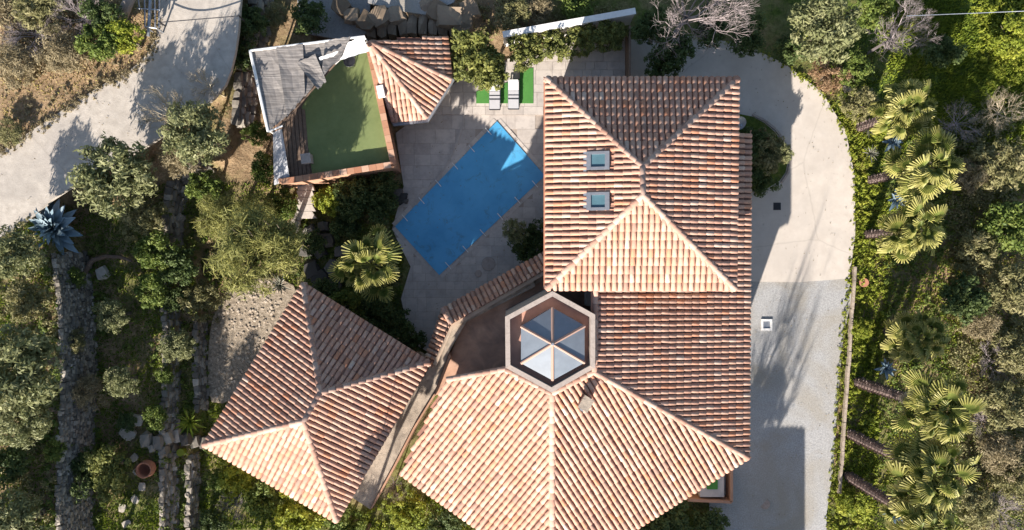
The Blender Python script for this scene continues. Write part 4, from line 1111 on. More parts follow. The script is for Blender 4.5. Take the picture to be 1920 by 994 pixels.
PL = [
 # upper right
 ('olive', 1545, 55, 84, 4.0, 'large grey green olive tree at the top beside the bend of the drive'),
 ('bare', 1310, 0, 140, 8.0, 'wide leafless tree hanging over the top edge above the shaded drive'),
 ('bare', 1695, 60, 78, 4.2, 'leafless purple grey tree right of the big olive at the top'),
 ('rust', 1552, 140, 46, .9, 'rust brown dry bush below the big olive at the drive bend'),
 ('scrub', 1612, 195, 42, 1.0, 'olive grey shrub between the drive bend and the first palm'),
 ('bush', 1600, 130, 40, 1.0, 'green shrub behind the rust brown bush'),
 ('bush', 1640, 15, 50, 1.5, 'green shrub at the top edge between olive and leafless tree'),
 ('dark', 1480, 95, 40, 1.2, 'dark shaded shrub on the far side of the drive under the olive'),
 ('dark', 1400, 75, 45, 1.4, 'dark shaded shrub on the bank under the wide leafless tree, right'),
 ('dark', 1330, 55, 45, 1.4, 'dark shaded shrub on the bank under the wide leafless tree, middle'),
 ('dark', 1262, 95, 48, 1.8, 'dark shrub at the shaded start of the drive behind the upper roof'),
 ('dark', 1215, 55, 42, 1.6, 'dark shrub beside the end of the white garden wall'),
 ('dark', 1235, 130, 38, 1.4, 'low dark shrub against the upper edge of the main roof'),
 ('scrub', 1440, 290, 40, 1.3, 'grey green shrub beside the drive under the right eave', 1.25),
 ('dark', 1405, 262, 34, .9, 'dark shrub at the top of the planting bed under the right eave'),
 ('rust', 1432, 262, 26, .7, 'brown shaded shrub in the middle of the planting bed'),
 ('olive', 1466, 288, 26, 1.5, 'pale grey green shrub overhanging the outer edge of the planting bed'),
 ('dark', 1425, 345, 32, .9, 'dark shrub at the lower end of the planting bed'),
 ('scrub', 150, 640, 30, 1.0, 'small shrub growing on the far left stone wall, upper'),
 ('bush', 145, 520, 26, .8, 'green shrub growing over the far left stone wall below the agave'),
 ('bush', 140, 830, 26, .8, 'green tuft growing on the far left stone wall, lower'),
 ('dark', 325, 560, 30, 1.0, 'dark shrub growing over the middle terrace wall'),
 ('bush', 322, 700, 20, .6, 'green tuft on the dry stone wall beside the gravel patch'),
 ('bush', 650, 572, 40, 1.6, 'shaded green shrub at the upper pavilion eave'),
 ('dark', 775, 640, 34, 1.4, 'dark shrub where the pavilion meets the tiled terrace wall'),
 ('dark', 610, 545, 34, 1.2, 'dark shrub over the lower end of the rockery'),
 ('dark', 590, 455, 30, .9, 'dark shrub over the upper end of the rockery'),
 ('feather', 520, 452, 56, 6.4, 'narrow feathery bush right of the big one'),
 ('dark', 1415, 300, 38, 1.0, 'dark shaded shrub at the foot of the right wall', 1.4),
 ('dark', 1765, 100, 42, 1.1, 'deep green shrub standing in for shade right of the leafless tree in the meadow'),  # dark foliage added in place of a shadow band on the meadow
 ('yellow', 1895, 70, 55, 1.0, 'bright yellow green shrub at the upper right edge'),
 ('brush', 1800, 230, 60, 1.2, 'grey brown brushwood right of the topmost palm'),
 ('brush', 1880, 210, 65, 1.3, 'pinkish brown brushwood at the upper right edge'),
 # right scrub
 ('scrub', 1870, 310, 62, 1.5, 'ragged olive brown shrub right of the second palm'),
 ('dry', 1815, 330, 45, 1.2, 'straw coloured shrub touching the second palm'),
 ('bush', 1880, 430, 62, 1.4, 'green shrub at the right edge level with the third palm'),
 ('scrub', 1830, 470, 52, 1.3, 'mottled shrub just right of the third palm'),
 ('scrub', 1890, 540, 60, 1.5, 'dense olive shrub at the right edge below the third palm'),
 ('dark', 1800, 560, 55, 1.5, 'dark shrub in the shade right of the fourth palm'),
 ('dry', 1840, 610, 45, 1.2, 'dry pale shrub right of the fourth palm'),
 ('scrub', 1900, 660, 55, 1.4, 'olive shrub at the right edge beside the bare fan of branches'),
 ('brush', 1875, 680, 62, 1.3, 'pale bare fan of branches right of the fifth palm'),
 ('brush', 1850, 790, 55, 1.2, 'pale bare branches right between the fifth and sixth palm'),
 ('scrub', 1880, 760, 60, 1.4, 'olive brown shrub at the right edge level with the fifth palm'),
 ('dry', 1870, 850, 55, 1.3, 'tan dry shrub right of the sixth palm'),
 ('scrub', 1905, 890, 55, 1.4, 'mottled shrub at the lower right edge'),
 ('brush', 1880, 960, 68, 1.2, 'grey bare brushwood in the lower right corner'),
 ('scrub', 1830, 950, 48, 1.2, 'low shrub left of the lower right brushwood'),
 ('yellow', 1615, 620, 26, .5, 'bright yellow green cushion plant beside the edging strip'),
 ('yellow', 1650, 235, 36, .6, 'yellow green low plant left of the topmost palm'),
 ('yellow', 1600, 945, 42, .8, 'yellow green shrub at the foot of the edging strip'),
 # top middle
 ('laurel', 890, 105, 62, 2.4, 'rounded broadleaf tree overhanging the sun loungers'),
 ('laurel', 920, 135, 48, 2.3, 'smaller broadleaf tree directly over the first lounger'),
 ('laurel', 985, 92, 44, 1.5, 'clipped broadleaf hedge tree in front of the white wall, left'),
 ('laurel', 1040, 84, 42, 1.4, 'clipped broadleaf hedge tree in front of the white wall, middle'),
 ('laurel', 1095, 74, 40, 1.4, 'clipped broadleaf hedge tree in front of the white wall, shaded half'),
 ('laurel', 1145, 66, 38, 1.4, 'clipped broadleaf hedge tree at the shaded right end of the white wall'),
 ('scrub', 960, 25, 45, 1.2, 'brownish green shrub behind the left end of the white wall'),
 ('dry', 1010, 12, 40, 1.0, 'dry brown shrub at the top edge behind the white wall'),
 ('bush', 1080, 5, 45, 1.0, 'green shrub at the top edge above the white wall'),
 ('dark', 585, 40, 42, 1.4, 'dark shaded shrub above the awning'),
 ('dark', 475, 45, 38, 1.6, 'dark shrub on the bank right of the road, upper'),
 ('dark', 455, 110, 34, 1.4, 'dark shrub on the bank right of the road, lower'),
 ('scrub', 520, 30, 30, 1.0, 'brown green shrub on the wall above the awning corner'),
 # around pool
 ('olive', 966, 434, 27, 1.8, 'small round olive tree beside the lower side of the pool'),
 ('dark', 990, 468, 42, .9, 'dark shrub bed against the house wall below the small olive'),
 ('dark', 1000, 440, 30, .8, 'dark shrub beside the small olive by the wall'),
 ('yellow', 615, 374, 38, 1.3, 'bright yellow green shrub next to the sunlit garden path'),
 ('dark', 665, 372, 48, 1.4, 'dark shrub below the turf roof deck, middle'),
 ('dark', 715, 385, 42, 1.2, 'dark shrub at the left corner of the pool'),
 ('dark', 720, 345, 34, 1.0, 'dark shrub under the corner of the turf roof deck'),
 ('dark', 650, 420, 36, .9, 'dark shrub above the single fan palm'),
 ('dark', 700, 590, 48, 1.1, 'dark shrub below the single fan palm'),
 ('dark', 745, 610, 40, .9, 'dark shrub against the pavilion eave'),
 ('bush', 500, 315, 36, 1.2, 'green climbing shrub left of the tarpaulin'),
 ('bush', 480, 250, 28, 1.0, 'green shrub at the foot of the awning post'),
 ('feather', 475, 395, 50, 1.8, 'mid green shrub between the turf deck and the feathery bush'),
 ('bush', 530, 385, 36, 1.4, 'green shrub left of the sunlit garden path'),
 # left middle
 ('olive', 220, 330, 92, 4.4, 'wide yellow green olive tree overhanging the lower edge of the road'),
 ('olive', 375, 255, 78, 4.8, 'olive tree with dry twigs at the inner bend of the road'),
 ('tan', 300, 208, 66, 4.4, 'tangle of tan dry branches reaching over the road'),
 ('tan', 385, 160, 40, 3.2, 'thin dry branches over the upper road'),
 ('dry', 335, 300, 44, 4.2, 'dry tan shrub between the two road side olives'),
 ('feather', 472, 474, 98, 6.9, 'big soft feathery yellow green bush above the gravel patch'),
 ('feather', 405, 405, 52, 4.0, 'smaller feathery bush above left of the big one'),
 ('bush', 385, 350, 40, 1.8, 'green shrub below the road side olive by the stone wall'),
 ('scrub', 375, 560, 46, 1.5, 'green shrub left of the gravel patch'),
 ('dark', 350, 500, 45, 1.6, 'dark shrub against the middle terrace wall'),
 ('scrub', 270, 410, 55, 1.3, 'brown green shrub on the shaded terrace right of the agave'),
 ('bush', 310, 470, 45, 1.2, 'green shrub on the terrace below the brown retaining wall'),
 ('olive', 211, 592, 40, 1.9, 'small round grey olive in the middle of the left terrace'),
 ('olive', 225, 716, 38, 1.9, 'small pale olive below the round grey one on the left terrace'),
 ('olive', 335, 648, 40, 1.9, 'small olive at the stone wall left of the gravel patch'),
 ('dry', 165, 735, 42, 1.6, 'pale dry shrub on the far left stone wall'),
 ('olive', 40, 690, 100, 3.4, 'very large olive tree at the left edge'),
 ('olive', 95, 770, 60, 2.6, 'lower half olive crown joined to the very large olive'),
 ('olive', 30, 480, 62, 2.4, 'olive tree at the left edge under the agave'),
 ('scrub', 95, 560, 48, 1.5, 'shaded shrub between the two left edge olives'),
 ('olive', 70, 965, 72, 2.6, 'olive tree in the lower left corner'),
 ('dark', 25, 870, 45, 1.2, 'dark shrub at the left edge above the corner olive'),
 ('laurel', 205, 880, 48, 1.6, 'rounded leafy shrub with pale leaf clusters left of the jar', 1.35),
 ('dark', 165, 880, 40, 1.1, 'dark shrub behind the leafy shrub by the far left wall', 1.3),
 ('bush', 300, 780, 30, 1.0, 'small green shrub above the row of big stones'),
 ('dark', 240, 790, 24, .5, 'low dark plant beside the pale flat boulders'),
 ('bush', 285, 545, 40, .9, 'green shrub right of the round grey olive'),
 # bottom
 ('yellow', 450, 890, 50, 1.4, 'yellow green shrub along the lower left eave of the pavilion'),
 ('yellow', 560, 965, 60, 1.6, 'yellow green shrub below the pavilion at the bottom edge'),
 ('bush', 500, 930, 48, 1.4, 'green shrub under the pavilion eave near the bottom'),
 ('bush', 650, 985, 45, 1.3, 'green shrub at the bottom edge below the pavilion tip'),
 ('brush', 440, 950, 48, 1.0, 'grey brown brushwood in the shade below the pavilion'),
 ('brush', 735, 915, 36, 1.8, 'bare twiggy shrub between the ledge and the hexagonal roof'),
 ('yellow', 770, 965, 45, .9, 'yellow green shrub at the bottom edge under the hexagonal roof'),
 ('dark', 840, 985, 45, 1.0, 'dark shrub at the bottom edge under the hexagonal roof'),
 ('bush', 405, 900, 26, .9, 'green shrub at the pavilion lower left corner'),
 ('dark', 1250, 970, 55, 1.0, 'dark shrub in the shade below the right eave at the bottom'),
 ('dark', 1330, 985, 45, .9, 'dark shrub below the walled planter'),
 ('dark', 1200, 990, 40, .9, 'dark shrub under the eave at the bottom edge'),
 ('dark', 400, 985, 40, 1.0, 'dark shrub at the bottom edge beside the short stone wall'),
 # top left
 ('brush', 60, 60, 80, 1.2, 'pale dry thicket of twigs in the top left corner'),
 ('brush', 150, 30, 70, 1.3, 'dry twig thicket at the top edge left of the gate'),
 ('dry', 30, 120, 55, 1.0, 'straw coloured scrub at the left edge above the bank'),
 ('dry', 120, 100, 55, 1.1, 'straw coloured scrub in the middle of the top left slope'),
 ('scrub', 75, 15, 60, 1.2, 'grey green scrub bush at the top edge in the left corner'),
 ('bush', 190, 80, 48, 1.6, 'green bush above the bank on the left of the road'),
 ('yellow', 235, 70, 42, 1.6, 'bright green bush beside the metal gate'),
 ('dark', 195, 30, 42, 1.6, 'dark bush behind the fat pale pipe'),
 ('scrub', 20, 250, 34, .5, 'low green brown scrub at the left edge above the road'),
]
for t in PL:
    k, x, y, r, z, lab = t[:6]; plant(k, x, y, r, z, lab, ry=t[6] if len(t) > 6 else 1.0)
# neighbours just outside the picture whose shade falls into it
OUTL = ['tall leafless tree beyond the bottom edge that shades the gravel drive', 'shorter leafless tree beyond the bottom edge near the gravel drive', 'leafy olive tree beyond the bottom edge near the gravel drive', 'leafless tree nearest the rear wing beyond the bottom edge',
 'olive tree beyond the lower left corner of the picture', 'olive tree beyond the bottom edge below the stone terraces', 'olive tree beyond the bottom edge below the terracotta jar', 'broadleaf tree beyond the bottom edge below the pavilion',
 'olive tree beyond the left edge beside the very large olive', 'olive tree beyond the left edge near the lower corner', 'olive tree beyond the left edge below the road', 'leafless tree beyond the left edge on the road bank', 'tall broadleaf tree added to block sun on the pool, between pavilion and hexagonal roof', 'olive tree beyond the bottom edge below the pavilion tip']
for i, (k, x, y, r, z) in enumerate([('tan', 1262, 1190, 62, 9.6), ('tan', 1300, 1200, 50, 8.6), ('olive', 1278, 1188, 55, 7.4), ('tan', 1275, 1120, 60, 8.2), ('olive', 60, 1110, 110, 4.5), ('olive', 210, 1120, 100, 4.8), ('olive', 330, 1140, 95, 4.8), ('laurel', 440, 1130, 70, 4.2), ('olive', -90, 600, 90, 4.0), ('olive', -80, 820, 100, 4.0), ('olive', -110, 440, 80, 5), ('bare', -60, 300, 90, 5.0), ('laurel', 693, 984, 58, 9.6), ('olive', 610, 1150, 70, 8.0)]):  # the tall broadleaf is added only to block stray sun on the pool
    g = P(x, y, 0); plant(k, x, y, r, z, OUTL[i], at=(g.x, g.y))

# ---- fan palms
def frond_mesh(seed):
    rg = random.Random(seed); V = []; F = []; R_ = []; n = 16; PL_ = [.5, .7, .85, 1.0, 1.15, .9, .62, 1.05][seed % 8]; BR = rg.uniform(.5, .7)
    w_ = .022; V += [(-w_, 0, 0), (w_, 0, 0), (w_ * .7, PL_, .0), (-w_ * .7, PL_, .0)]; F.append((0, 1, 2, 3)); R_.append(.6)
    half = math.radians(rg.uniform(88, 112)); base = rg.random() * .22; tilt = -.1 - rg.random() * .75; roll = rg.uniform(-.5, .5)
    def pt(t, r, dz):
        r *= BR; y = math.cos(t) * r; x = math.sin(t) * r; z = dz - .3 * r * r; x, z = x * math.cos(roll) - z * math.sin(roll), x * math.sin(roll) + z * math.cos(roll)
        return (x, PL_ + y * math.cos(tilt) - z * math.sin(tilt), y * math.sin(tilt) + z * math.cos(tilt))
    for i in range(n):
        t0 = -half + 2 * half * i / n; t1 = -half + 2 * half * (i + 1) / n; tm = (t0 + t1) / 2; L = (.88 + .12 * math.cos(tm)) * rg.uniform(.94, 1.04); sk = rg.uniform(-.05, .05)
        i0 = len(V); r1 = .6 * L; r2 = 1.1 * L
        V += [pt(tm, .02, 0), pt(t0, r1, -.035), pt(tm, r1, .03), pt(t1, r1, -.035), pt(tm - .035 + sk, r2, -.10 - rg.random() * .12), pt(tm + .035 + sk, r2, -.10 - rg.random() * .12), pt(t0, r1 * .5, -.02), pt(tm, r1 * .5, .02), pt(t1, r1 * .5, -.02)]
        F += [(i0, i0 + 6, i0 + 7), (i0, i0 + 7, i0 + 8), (i0 + 6, i0 + 1, i0 + 2, i0 + 7), (i0 + 7, i0 + 2, i0 + 3, i0 + 8), (i0 + 1, i0 + 4, i0 + 2), (i0 + 2, i0 + 4, i0 + 5), (i0 + 2, i0 + 5, i0 + 3)]
        R_ += [base + .12, base + .16, base + .2 + rg.random() * .12, base + .24 + rg.random() * .12, base + .55, base + .68, base + .55]
    me = bpy.data.meshes.new('frond'); me.from_pydata(V, [], F); me.update()
    a = me.attributes.new('rnd', 'FLOAT', 'FACE'); a.data.foreach_set('value', np.clip(np.array(R_, dtype=np.float32), 0, 1)); me.materials.append(M['frond']); return me
FRONDS = [frond_mesh(i) for i in range(16)]
DEADF = []
for i in range(5):
    me = FRONDS[i * 3].copy(); me.name = 'dead_frond'; me.materials.clear(); me.materials.append(M['tantwig']); DEADF.append(me)
def palm(px, py, z, label, size=1.0, nfr=34, trunk_r=.24):
    p = P(px, py, z); gz = hz(p.x, p.y); h = z - gz
    r = tag(empty('fan_palm', (p.x, p.y, gz)), label, 'palm tree', 'fan palms')
    rg = random.Random(int(px + py)); V = []; F = []; R_ = []
    n = 9; rings = int(h / .18); b = MB(); b.tube((0, 0, -.1), (0, 0, h - .2), trunk_r * .95, trunk_r * .75, n=10, r=.15)
    for i in range(rings):
        zz = i * .18
        for j in range(n):
            t = 2 * math.pi * (j + .5 * (i % 2)) / n + rg.uniform(-.1, .1); rr = trunk_r * (1 - .2 * i / rings)
            c = Vector((math.cos(t), math.sin(t), 0)); s = Vector((-math.sin(t), math.cos(t), 0)) * .07; e = rg.uniform(.05, .14)
            b.add([c * rr - s + Vector((0, 0, zz)), c * rr + s + Vector((0, 0, zz)), c * (rr + e) + s * .5 + Vector((0, 0, zz + .17)), c * (rr + e) - s * .5 + Vector((0, 0, zz + .17))], [(0, 1, 2, 3)], rg.random())
    b.build('trunk', M['palmtrunk'], r)
    for i in range(nfr):
        f = i / nfr; t = i * 2.39996 + rg.uniform(-.45, .45)
        pitch = math.radians(62 - 92 * f + rg.uniform(-18, 18)); s = size * rg.uniform(.88, 1.12) * (.8 + .2 * min(1, f * 2.5))
        m_ = Matrix.Translation((0, 0, h - .35 * f)) @ Matrix.Rotation(t, 4, 'Z') @ Matrix.Rotation(pitch, 4, 'X') @ Matrix.Rotation(rg.gauss(0, .4), 4, 'Y') @ Matrix.Diagonal((s * rg.uniform(.55, 1.05), s * rg.uniform(.9, 1.15), s, 1))
        link('frond', rg.choice(FRONDS), r, matrix=m_)
    for i in range(9):
        s = size * rg.uniform(.7, .95)
        m_ = Matrix.Translation((0, 0, h - .45 - rg.random() * .5)) @ Matrix.Rotation(rg.uniform(0, 6.28), 4, 'Z') @ Matrix.Rotation(math.radians(rg.uniform(-75, -30)), 4, 'X') @ Matrix.Rotation(rg.gauss(0, .5), 4, 'Y') @ Matrix.Diagonal((s * .8, s, s, 1))
        link('dead_frond', rg.choice(DEADF), r, matrix=m_)
    return r
palm(697, 497, 5.0, 'single fan palm standing between the pool and the pavilion', 1.32, 54)
palm(1700, 205, 5.5, 'topmost fan palm of the row beside the drive', 1.08, 64)
palm(1742, 312, 6.5, 'second fan palm of the row, right of the widest part of the drive', 1.31, 55)
palm(1717, 432, 5.5, 'third fan palm of the row, level with the end of the concrete drive', 1.25, 55)
palm(1722, 632, 3.6, 'fourth fan palm of the row, mostly in shade beside the gravel', 1.14, 54)
palm(1762, 768, 8.8, 'tall fan palm with the uppermost visible shaggy trunk', 1.31, 58, .3)
palm(1744, 888, 8.8, 'tall fan palm with the middle visible shaggy trunk', 1.31, 55, .3)
palm(1738, 985, 8.8, 'tall fan palm with the lowest visible shaggy trunk at the bottom', 1.25, 55, .3)

# ---- agaves and yuccas
def blade_mesh(mat, rv, wid=.15, curl=.25, nm='leaf'):
    V = []; F = []; prof = [(0, .55), (.25, .95), (.5, 1.0), (.75, .7), (.92, .3), (1, .02)]
    for s, k in prof:
        z = curl * (s * .9 - s * s * 1.1)
        V += [(-wid * k, s, z + .06 * k), (0, s, z), (wid * k, s, z + .06 * k)]
    for i in range(len(prof) - 1):
        for j in range(2): q = i * 3 + j; F.append((q, q + 1, q + 4, q + 3))
    return mesh(nm, V, F, M[mat], rnd=[rv + .08 * (j % 2) for j in range(len(F))], smooth=True)
AG = [blade_mesh('agave', i / 5) for i in range(5)]; YU = [blade_mesh('yucca', i / 4, .05, .1) for i in range(4)]
def rosette(name, px, py, R, n, meshes, label, cat, zz=.1):
    g = G(px, py); r = tag(empty(name, g), label, cat); rg = random.Random(int(px * 3 + py))
    for i in range(n):
        f = i / n; t = i * 2.39996; pitch = math.radians(78 - 72 * f + rg.uniform(-6, 6)); s = R * (.55 + .5 * f) * rg.uniform(.88, 1.08)
        link('leaf', rg.choice(meshes), r, matrix=Matrix.Translation((0, 0, zz + .1)) @ Matrix.Rotation(t, 4, 'Z') @ Matrix.Rotation(pitch, 4, 'X') @ Matrix.Rotation(rg.gauss(0, .1), 4, 'Y') @ Matrix.Diagonal((s, s, s, 1)))
rosette('agave', 114, 430, 2.05, 56, AG, 'huge blue agave beside the lower edge of the road', 'agave', .4)
rosette('agave', 1667, 268, .85, 24, AG, 'blue grey agave left of the second palm', 'agave')
rosette('agave', 1675, 377, .8, 24, AG, 'blue grey agave between the second and third palm', 'agave')
rosette('agave', 1655, 690, .8, 22, AG, 'pale agave under the fourth palm', 'agave')
rosette('agave', 1670, 960, .8, 22, AG, 'pale agave at the foot of the lowest palm', 'agave')
rosette('yucca', 1617, 245, .7, 40, YU, 'spiky pale yucca on the drive bank, upper of two', 'yucca', .5)
rosette('yucca', 1622, 292, .65, 40, YU, 'spiky pale yucca on the drive bank, lower of two', 'yucca', .5)
rosette('yucca', 370, 785, 1.1, 30, [blade_mesh('grass', .45 + .05 * i, .06, .2) for i in range(3)], 'spiky green yucca at the left eave of the pavilion', 'yucca', .8)
rosette('yucca', 530, 535, .9, 30, YU, 'grey spiky yucca at the top corner of the pavilion', 'yucca', .3)
b = MB(); b.tube(G(345, 845, 0), G(345, 845, .5), .2, .26, n=12); o = b.build('round_post', M['l_yellow']); tag(o, 'round yellow green mossy post beside the row of big stones', 'post')

# ------------------------------------------------------------------ grass and weeds
def grass(polypx, z, dens, lo, hi, rv, seed, name, scale=1.0):
    pts = [P(x, y, z) for x, y in polypx]; x0 = min(p.x for p in pts); x1 = max(p.x for p in pts); y0 = min(p.y for p in pts); y1 = max(p.y for p in pts)
    rg = np.random.default_rng(seed); n = int((x1 - x0) * (y1 - y0) * dens); X = rg.uniform(x0, x1, n); Y = rg.uniform(y0, y1, n)
    # cluster density
    cl = np.sin(X * 1.1 + 3 * np.sin(Y * .7)) * np.sin(Y * 1.3 + 2 * np.sin(X * .9)); k = inpoly(X, Y, pts) & (rg.random(n) < .55 + .45 * cl)
    for s in SHEETS: k &= ~inpoly(X, Y, s)
    X = X[k]; Y = Y[k]; n = len(X); Z = base_h(X, Y) + lumps(X, Y) - .03
    h = rg.uniform(lo, hi, n); t = rg.uniform(0, 6.28, n); w_ = rg.uniform(.03, .07, n) * scale; lean = rg.uniform(.1, .9, n) * h
    bx, by = np.cos(t) * w_, np.sin(t) * w_; lt = rg.uniform(0, 6.28, n)
    V = np.stack([np.stack([X - bx, Y - by, Z], 1), np.stack([X + bx, Y + by, Z], 1), np.stack([X + np.cos(lt) * lean, Y + np.sin(lt) * lean, Z + h], 1)], 1).reshape(-1, 3)
    cl2 = .5 + .5 * np.sin(X * .8 + 1.7 * np.sin(Y * 1.1)) * np.sin(Y * .9 + 2 * np.sin(X * .6))
    r = np.clip(rv[0] + (rv[1] - rv[0]) * (.55 * cl2 + .45 * rg.random(n)), 0, 1)
    tag(link(name, mesh(name, V, np.arange(3 * n).reshape(-1, 3), M['grass'], rnd=r)), kind='stuff')
grass([(0, 450), (110, 380), (340, 340), (560, 340), (760, 340), (740, 640), (560, 520), (380, 835), (620, 994), (700, 1010), (0, 1010)], 1.5, 300, .05, .2, (.15, .62), 1, 'terrace_grass')
grass([(1500, 60), (1920, 0), (1940, 1010), (1545, 1010), (1575, 800), (1603, 440), (1585, 245)], 0, 170, .06, .28, (.2, .85), 2, 'bank_grass')
grass([(1590, 520), (1605, 350), (1575, 210), (1640, 200), (1680, 500), (1650, 700), (1640, 1010), (1560, 1010), (1580, 700)], 0, 420, .05, .18, (.45, .8), 3, 'verge_grass')
grass([(0, 0), (295, 0), (287, 85), (190, 160), (0, 285)], ZC, 120, .03, .12, (.75, 1.0), 4, 'dry_grass')
grass([(640, 990), (800, 930), (960, 1010), (640, 1010)], 0, 260, .06, .25, (.2, .65), 5, 'garden_grass')
grass([(1200, 1010), (1390, 880), (1420, 1010)], 0, 200, .05, .2, (.05, .4), 6, 'shade_grass')
grass([(1640, -20), (1940, -20), (1940, 300), (1700, 300)], 0, 420, .08, .26, (.3, .68), 8, 'meadow_grass')
# low undergrowth: one mass of leaf tufts nobody could count
def undergrowth(polypx, z, n, rad, mat, name, seed):
    pts = [P(x, y, z) for x, y in polypx]; x0 = min(p.x for p in pts); x1 = max(p.x for p in pts); y0 = min(p.y for p in pts); y1 = max(p.y for p in pts)
    rg = np.random.default_rng(seed); X = rg.uniform(x0, x1, n); Y = rg.uniform(y0, y1, n); k = inpoly(X, Y, pts)
    for s in SHEETS: k &= ~inpoly(X, Y, s)
    X = X[k]; Y = Y[k]; Z = base_h(X, Y); rd = rg.uniform(rad * .5, rad * 1.2, len(X))
    V, F, r = leaves(np.stack([X, Y, Z + rd * .45], 1), rd, 34, .17, .08, rg, .6)
    tag(link(name, mesh(name, V, F, M[mat], rnd=r)), kind='stuff')
undergrowth([(1780, 240), (1940, 150), (1940, 1010), (1800, 1010), (1780, 700)], 0, 900, .45, 'l_scrub', 'undergrowth', 11)
undergrowth([(0, 0), (240, 0), (240, 80), (150, 120), (0, 150)], ZC, 420, .4, 'l_dry', 'dry_undergrowth', 12)
undergrowth([(180, 440), (340, 360), (560, 350), (740, 350), (740, 470), (560, 500), (400, 520), (340, 990), (180, 990)], 1.2, 420, .3, 'l_green', 'green_undergrowth', 13)
undergrowth([(1665, 250), (1800, 220), (1800, 1010), (1650, 1010)], 0, 480, .3, 'l_green', 'bank_undergrowth', 14)
undergrowth([(0, 460), (110, 420), (110, 990), (0, 990)], ZC, 260, .3, 'l_scrub', 'slope_undergrowth', 15)
undergrowth([(860, 0), (1180, 0), (1180, 20), (940, 62), (870, 40)], 1, 160, .3, 'l_scrub', 'wall_undergrowth', 16)
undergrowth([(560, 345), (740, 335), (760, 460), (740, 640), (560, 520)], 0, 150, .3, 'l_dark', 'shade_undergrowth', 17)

undergrowth([(1600, 300), (1590, 220), (1640, 180), (1665, 500), (1650, 720), (1640, 1010), (1560, 1010), (1585, 760), (1606, 500)], 0, 700, .16, 'l_yellow', 'verge_weeds', 18)
undergrowth([(1820, 0), (1940, -20), (1940, 240), (1860, 240)], 0, 320, .25, 'l_yellow', 'meadow_weeds', 19)
undergrowth([(640, 1000), (760, 900), (800, 940), (820, 1010)], 0, 140, .25, 'l_yellow', 'garden_weeds', 20)
undergrowth([(0, 150), (150, 120), (240, 80), (285, 90), (190, 160), (0, 285)], ZC, 110, .12, 'l_dry', 'leaf_litter', 21)

undergrowth([(105, 470), (185, 470), (185, 1000), (105, 1000)], 2.5, 230, .2, 'l_green', 'wall_weeds', 22)
undergrowth([(300, 380), (392, 380), (392, 1000), (300, 1000)], .8, 220, .18, 'l_green', 'terrace_weeds', 23)
# ragged weeds along the edges of the road and the drive
def edge_weeds(linepx, z, n, spread, rad, mat, name, seed):
    rg = np.random.default_rng(seed); pts = np.array([tuple(P(x, y, z)[:2]) for x, y in linepx]); seg = np.hypot(*(pts[1:] - pts[:-1]).T); cum = np.concatenate([[0], np.cumsum(seg)])
    d_ = rg.uniform(0, cum[-1], n); X = np.interp(d_, cum, pts[:, 0]) + rg.normal(0, spread, n); Y = np.interp(d_, cum, pts[:, 1]) + rg.normal(0, spread, n); rd = rad * rg.uniform(.3, 1.2, n)
    V, F, r = leaves(np.stack([X, Y, base_h(X, Y) + .04 + rd * .3], 1), rd, 20, .12, .05, rg, .6)
    tag(link(name, mesh(name, V, F, M[mat], rnd=r)), kind='stuff')
edge_weeds([(0, 288), (90, 228), (190, 163), (258, 128), (287, 88), (296, 40)], ZC, 260, .16, .16, 'l_dry', 'road_edge_weeds', 31)
edge_weeds([(0, 444), (50, 416), (110, 362), (260, 285), (350, 225), (418, 172), (438, 120), (452, 30)], ZC, 200, .14, .16, 'l_scrub', 'road_edge_weeds', 32)
edge_weeds([(1300, 70), (1400, 88), (1470, 122), (1540, 174), (1585, 247), (1602, 332), (1603, 440), (1592, 522), (1580, 640), (1570, 760), (1562, 880), (1552, 994)], 0, 420, .13, .13, 'l_yellow', 'drive_edge_weeds', 33)
edge_weeds([(400, 602), (425, 550), (475, 524), (520, 522)], 0, 90, .2, .16, 'l_scrub', 'gravel_edge_weeds', 34)
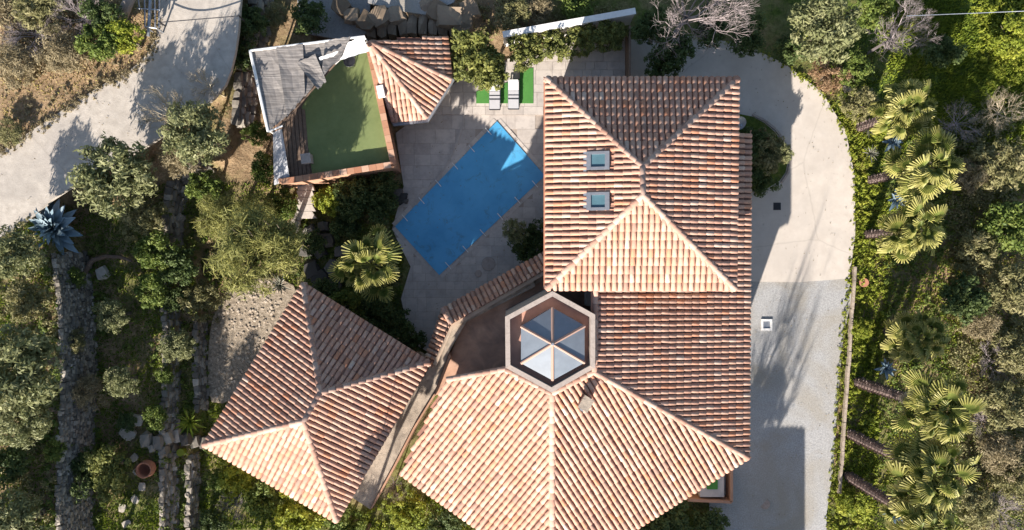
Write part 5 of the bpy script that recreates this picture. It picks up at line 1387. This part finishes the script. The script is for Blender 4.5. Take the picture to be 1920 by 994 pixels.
# fallen leaves
def litter(polypx, z, n, name, seed, zz=.06):
    pts = [P(x, y, z) for x, y in polypx]; x0 = min(p.x for p in pts); x1 = max(p.x for p in pts); y0 = min(p.y for p in pts); y1 = max(p.y for p in pts)
    rg = np.random.default_rng(seed); X = rg.uniform(x0, x1, n); Y = rg.uniform(y0, y1, n); cl = np.sin(X * 1.9 + 2 * np.sin(Y)) * np.sin(Y * 1.5 + 2 * np.sin(X * 1.3))
    k = inpoly(X, Y, pts) & (rg.random(n) < np.clip(.15 + .9 * cl, 0.02, 1)); X = X[k]; Y = Y[k]
    V, F, r = leaves(np.stack([X, Y, np.full(len(X), z + zz + .02)], 1), np.full(len(X), .03), 1, .09, .05, rg, 3.0)
    tag(link(name, mesh(name, V, F, M['l_dry'], rnd=r * .5)), kind='stuff')
litter([(1410, 90), (1540, 172), (1600, 330), (1600, 440), (1590, 522), (1410, 527)], 0, 330, 'fallen_leaves', 41, .07)
litter([(1410, 530), (1590, 530), (1560, 990), (1400, 990)], 0, 260, 'fallen_leaves', 42)
litter([(0, 440), (0, 290), (290, 85), (300, 0), (450, 0), (420, 170)], ZC, 420, 'fallen_leaves', 43)
litter([(750, 250), (860, 170), (1020, 200), (1020, 480), (830, 600), (760, 480)], 0, 420, 'fallen_leaves', 44, .13)

rgp = np.random.default_rng(51); pp = [P(x, y, 0) for x, y in [(398, 600), (425, 552), (470, 526), (520, 524), (540, 545), (470, 690), (410, 755), (396, 715)]]
vv = []; ff = []; rr_ = []; base_ = 0; me0 = [[tuple(v.co) for v in m_.vertices] for m_ in STONES[:4]]; fc0 = [[tuple(p.vertices) for p in m_.polygons] for m_ in STONES[:4]]
for q in range(900):
    x = rgp.uniform(-20.5, -12.5); y = rgp.uniform(-10, -.5)
    if not inpoly(np.array([x]), np.array([y]), pp)[0]: continue
    k = q % 4; sz = rgp.uniform(.06, .18); a_ = rgp.uniform(0, 6.28); ca, sa = math.cos(a_) * sz, math.sin(a_) * sz
    vv += [(x + v[0] * ca - v[1] * sa, y + v[0] * sa + v[1] * ca, .04 + v[2] * sz * .6) for v in me0[k]]; ff += [tuple(i + base_ for i in f) for f in fc0[k]]; base_ += len(me0[k]); rr_ += [rgp.uniform(.45, 1)] * len(fc0[k])
tag(link('loose_stones', mesh('loose_stones', vv, ff, M['pebble'], rnd=rr_)), kind='stuff')
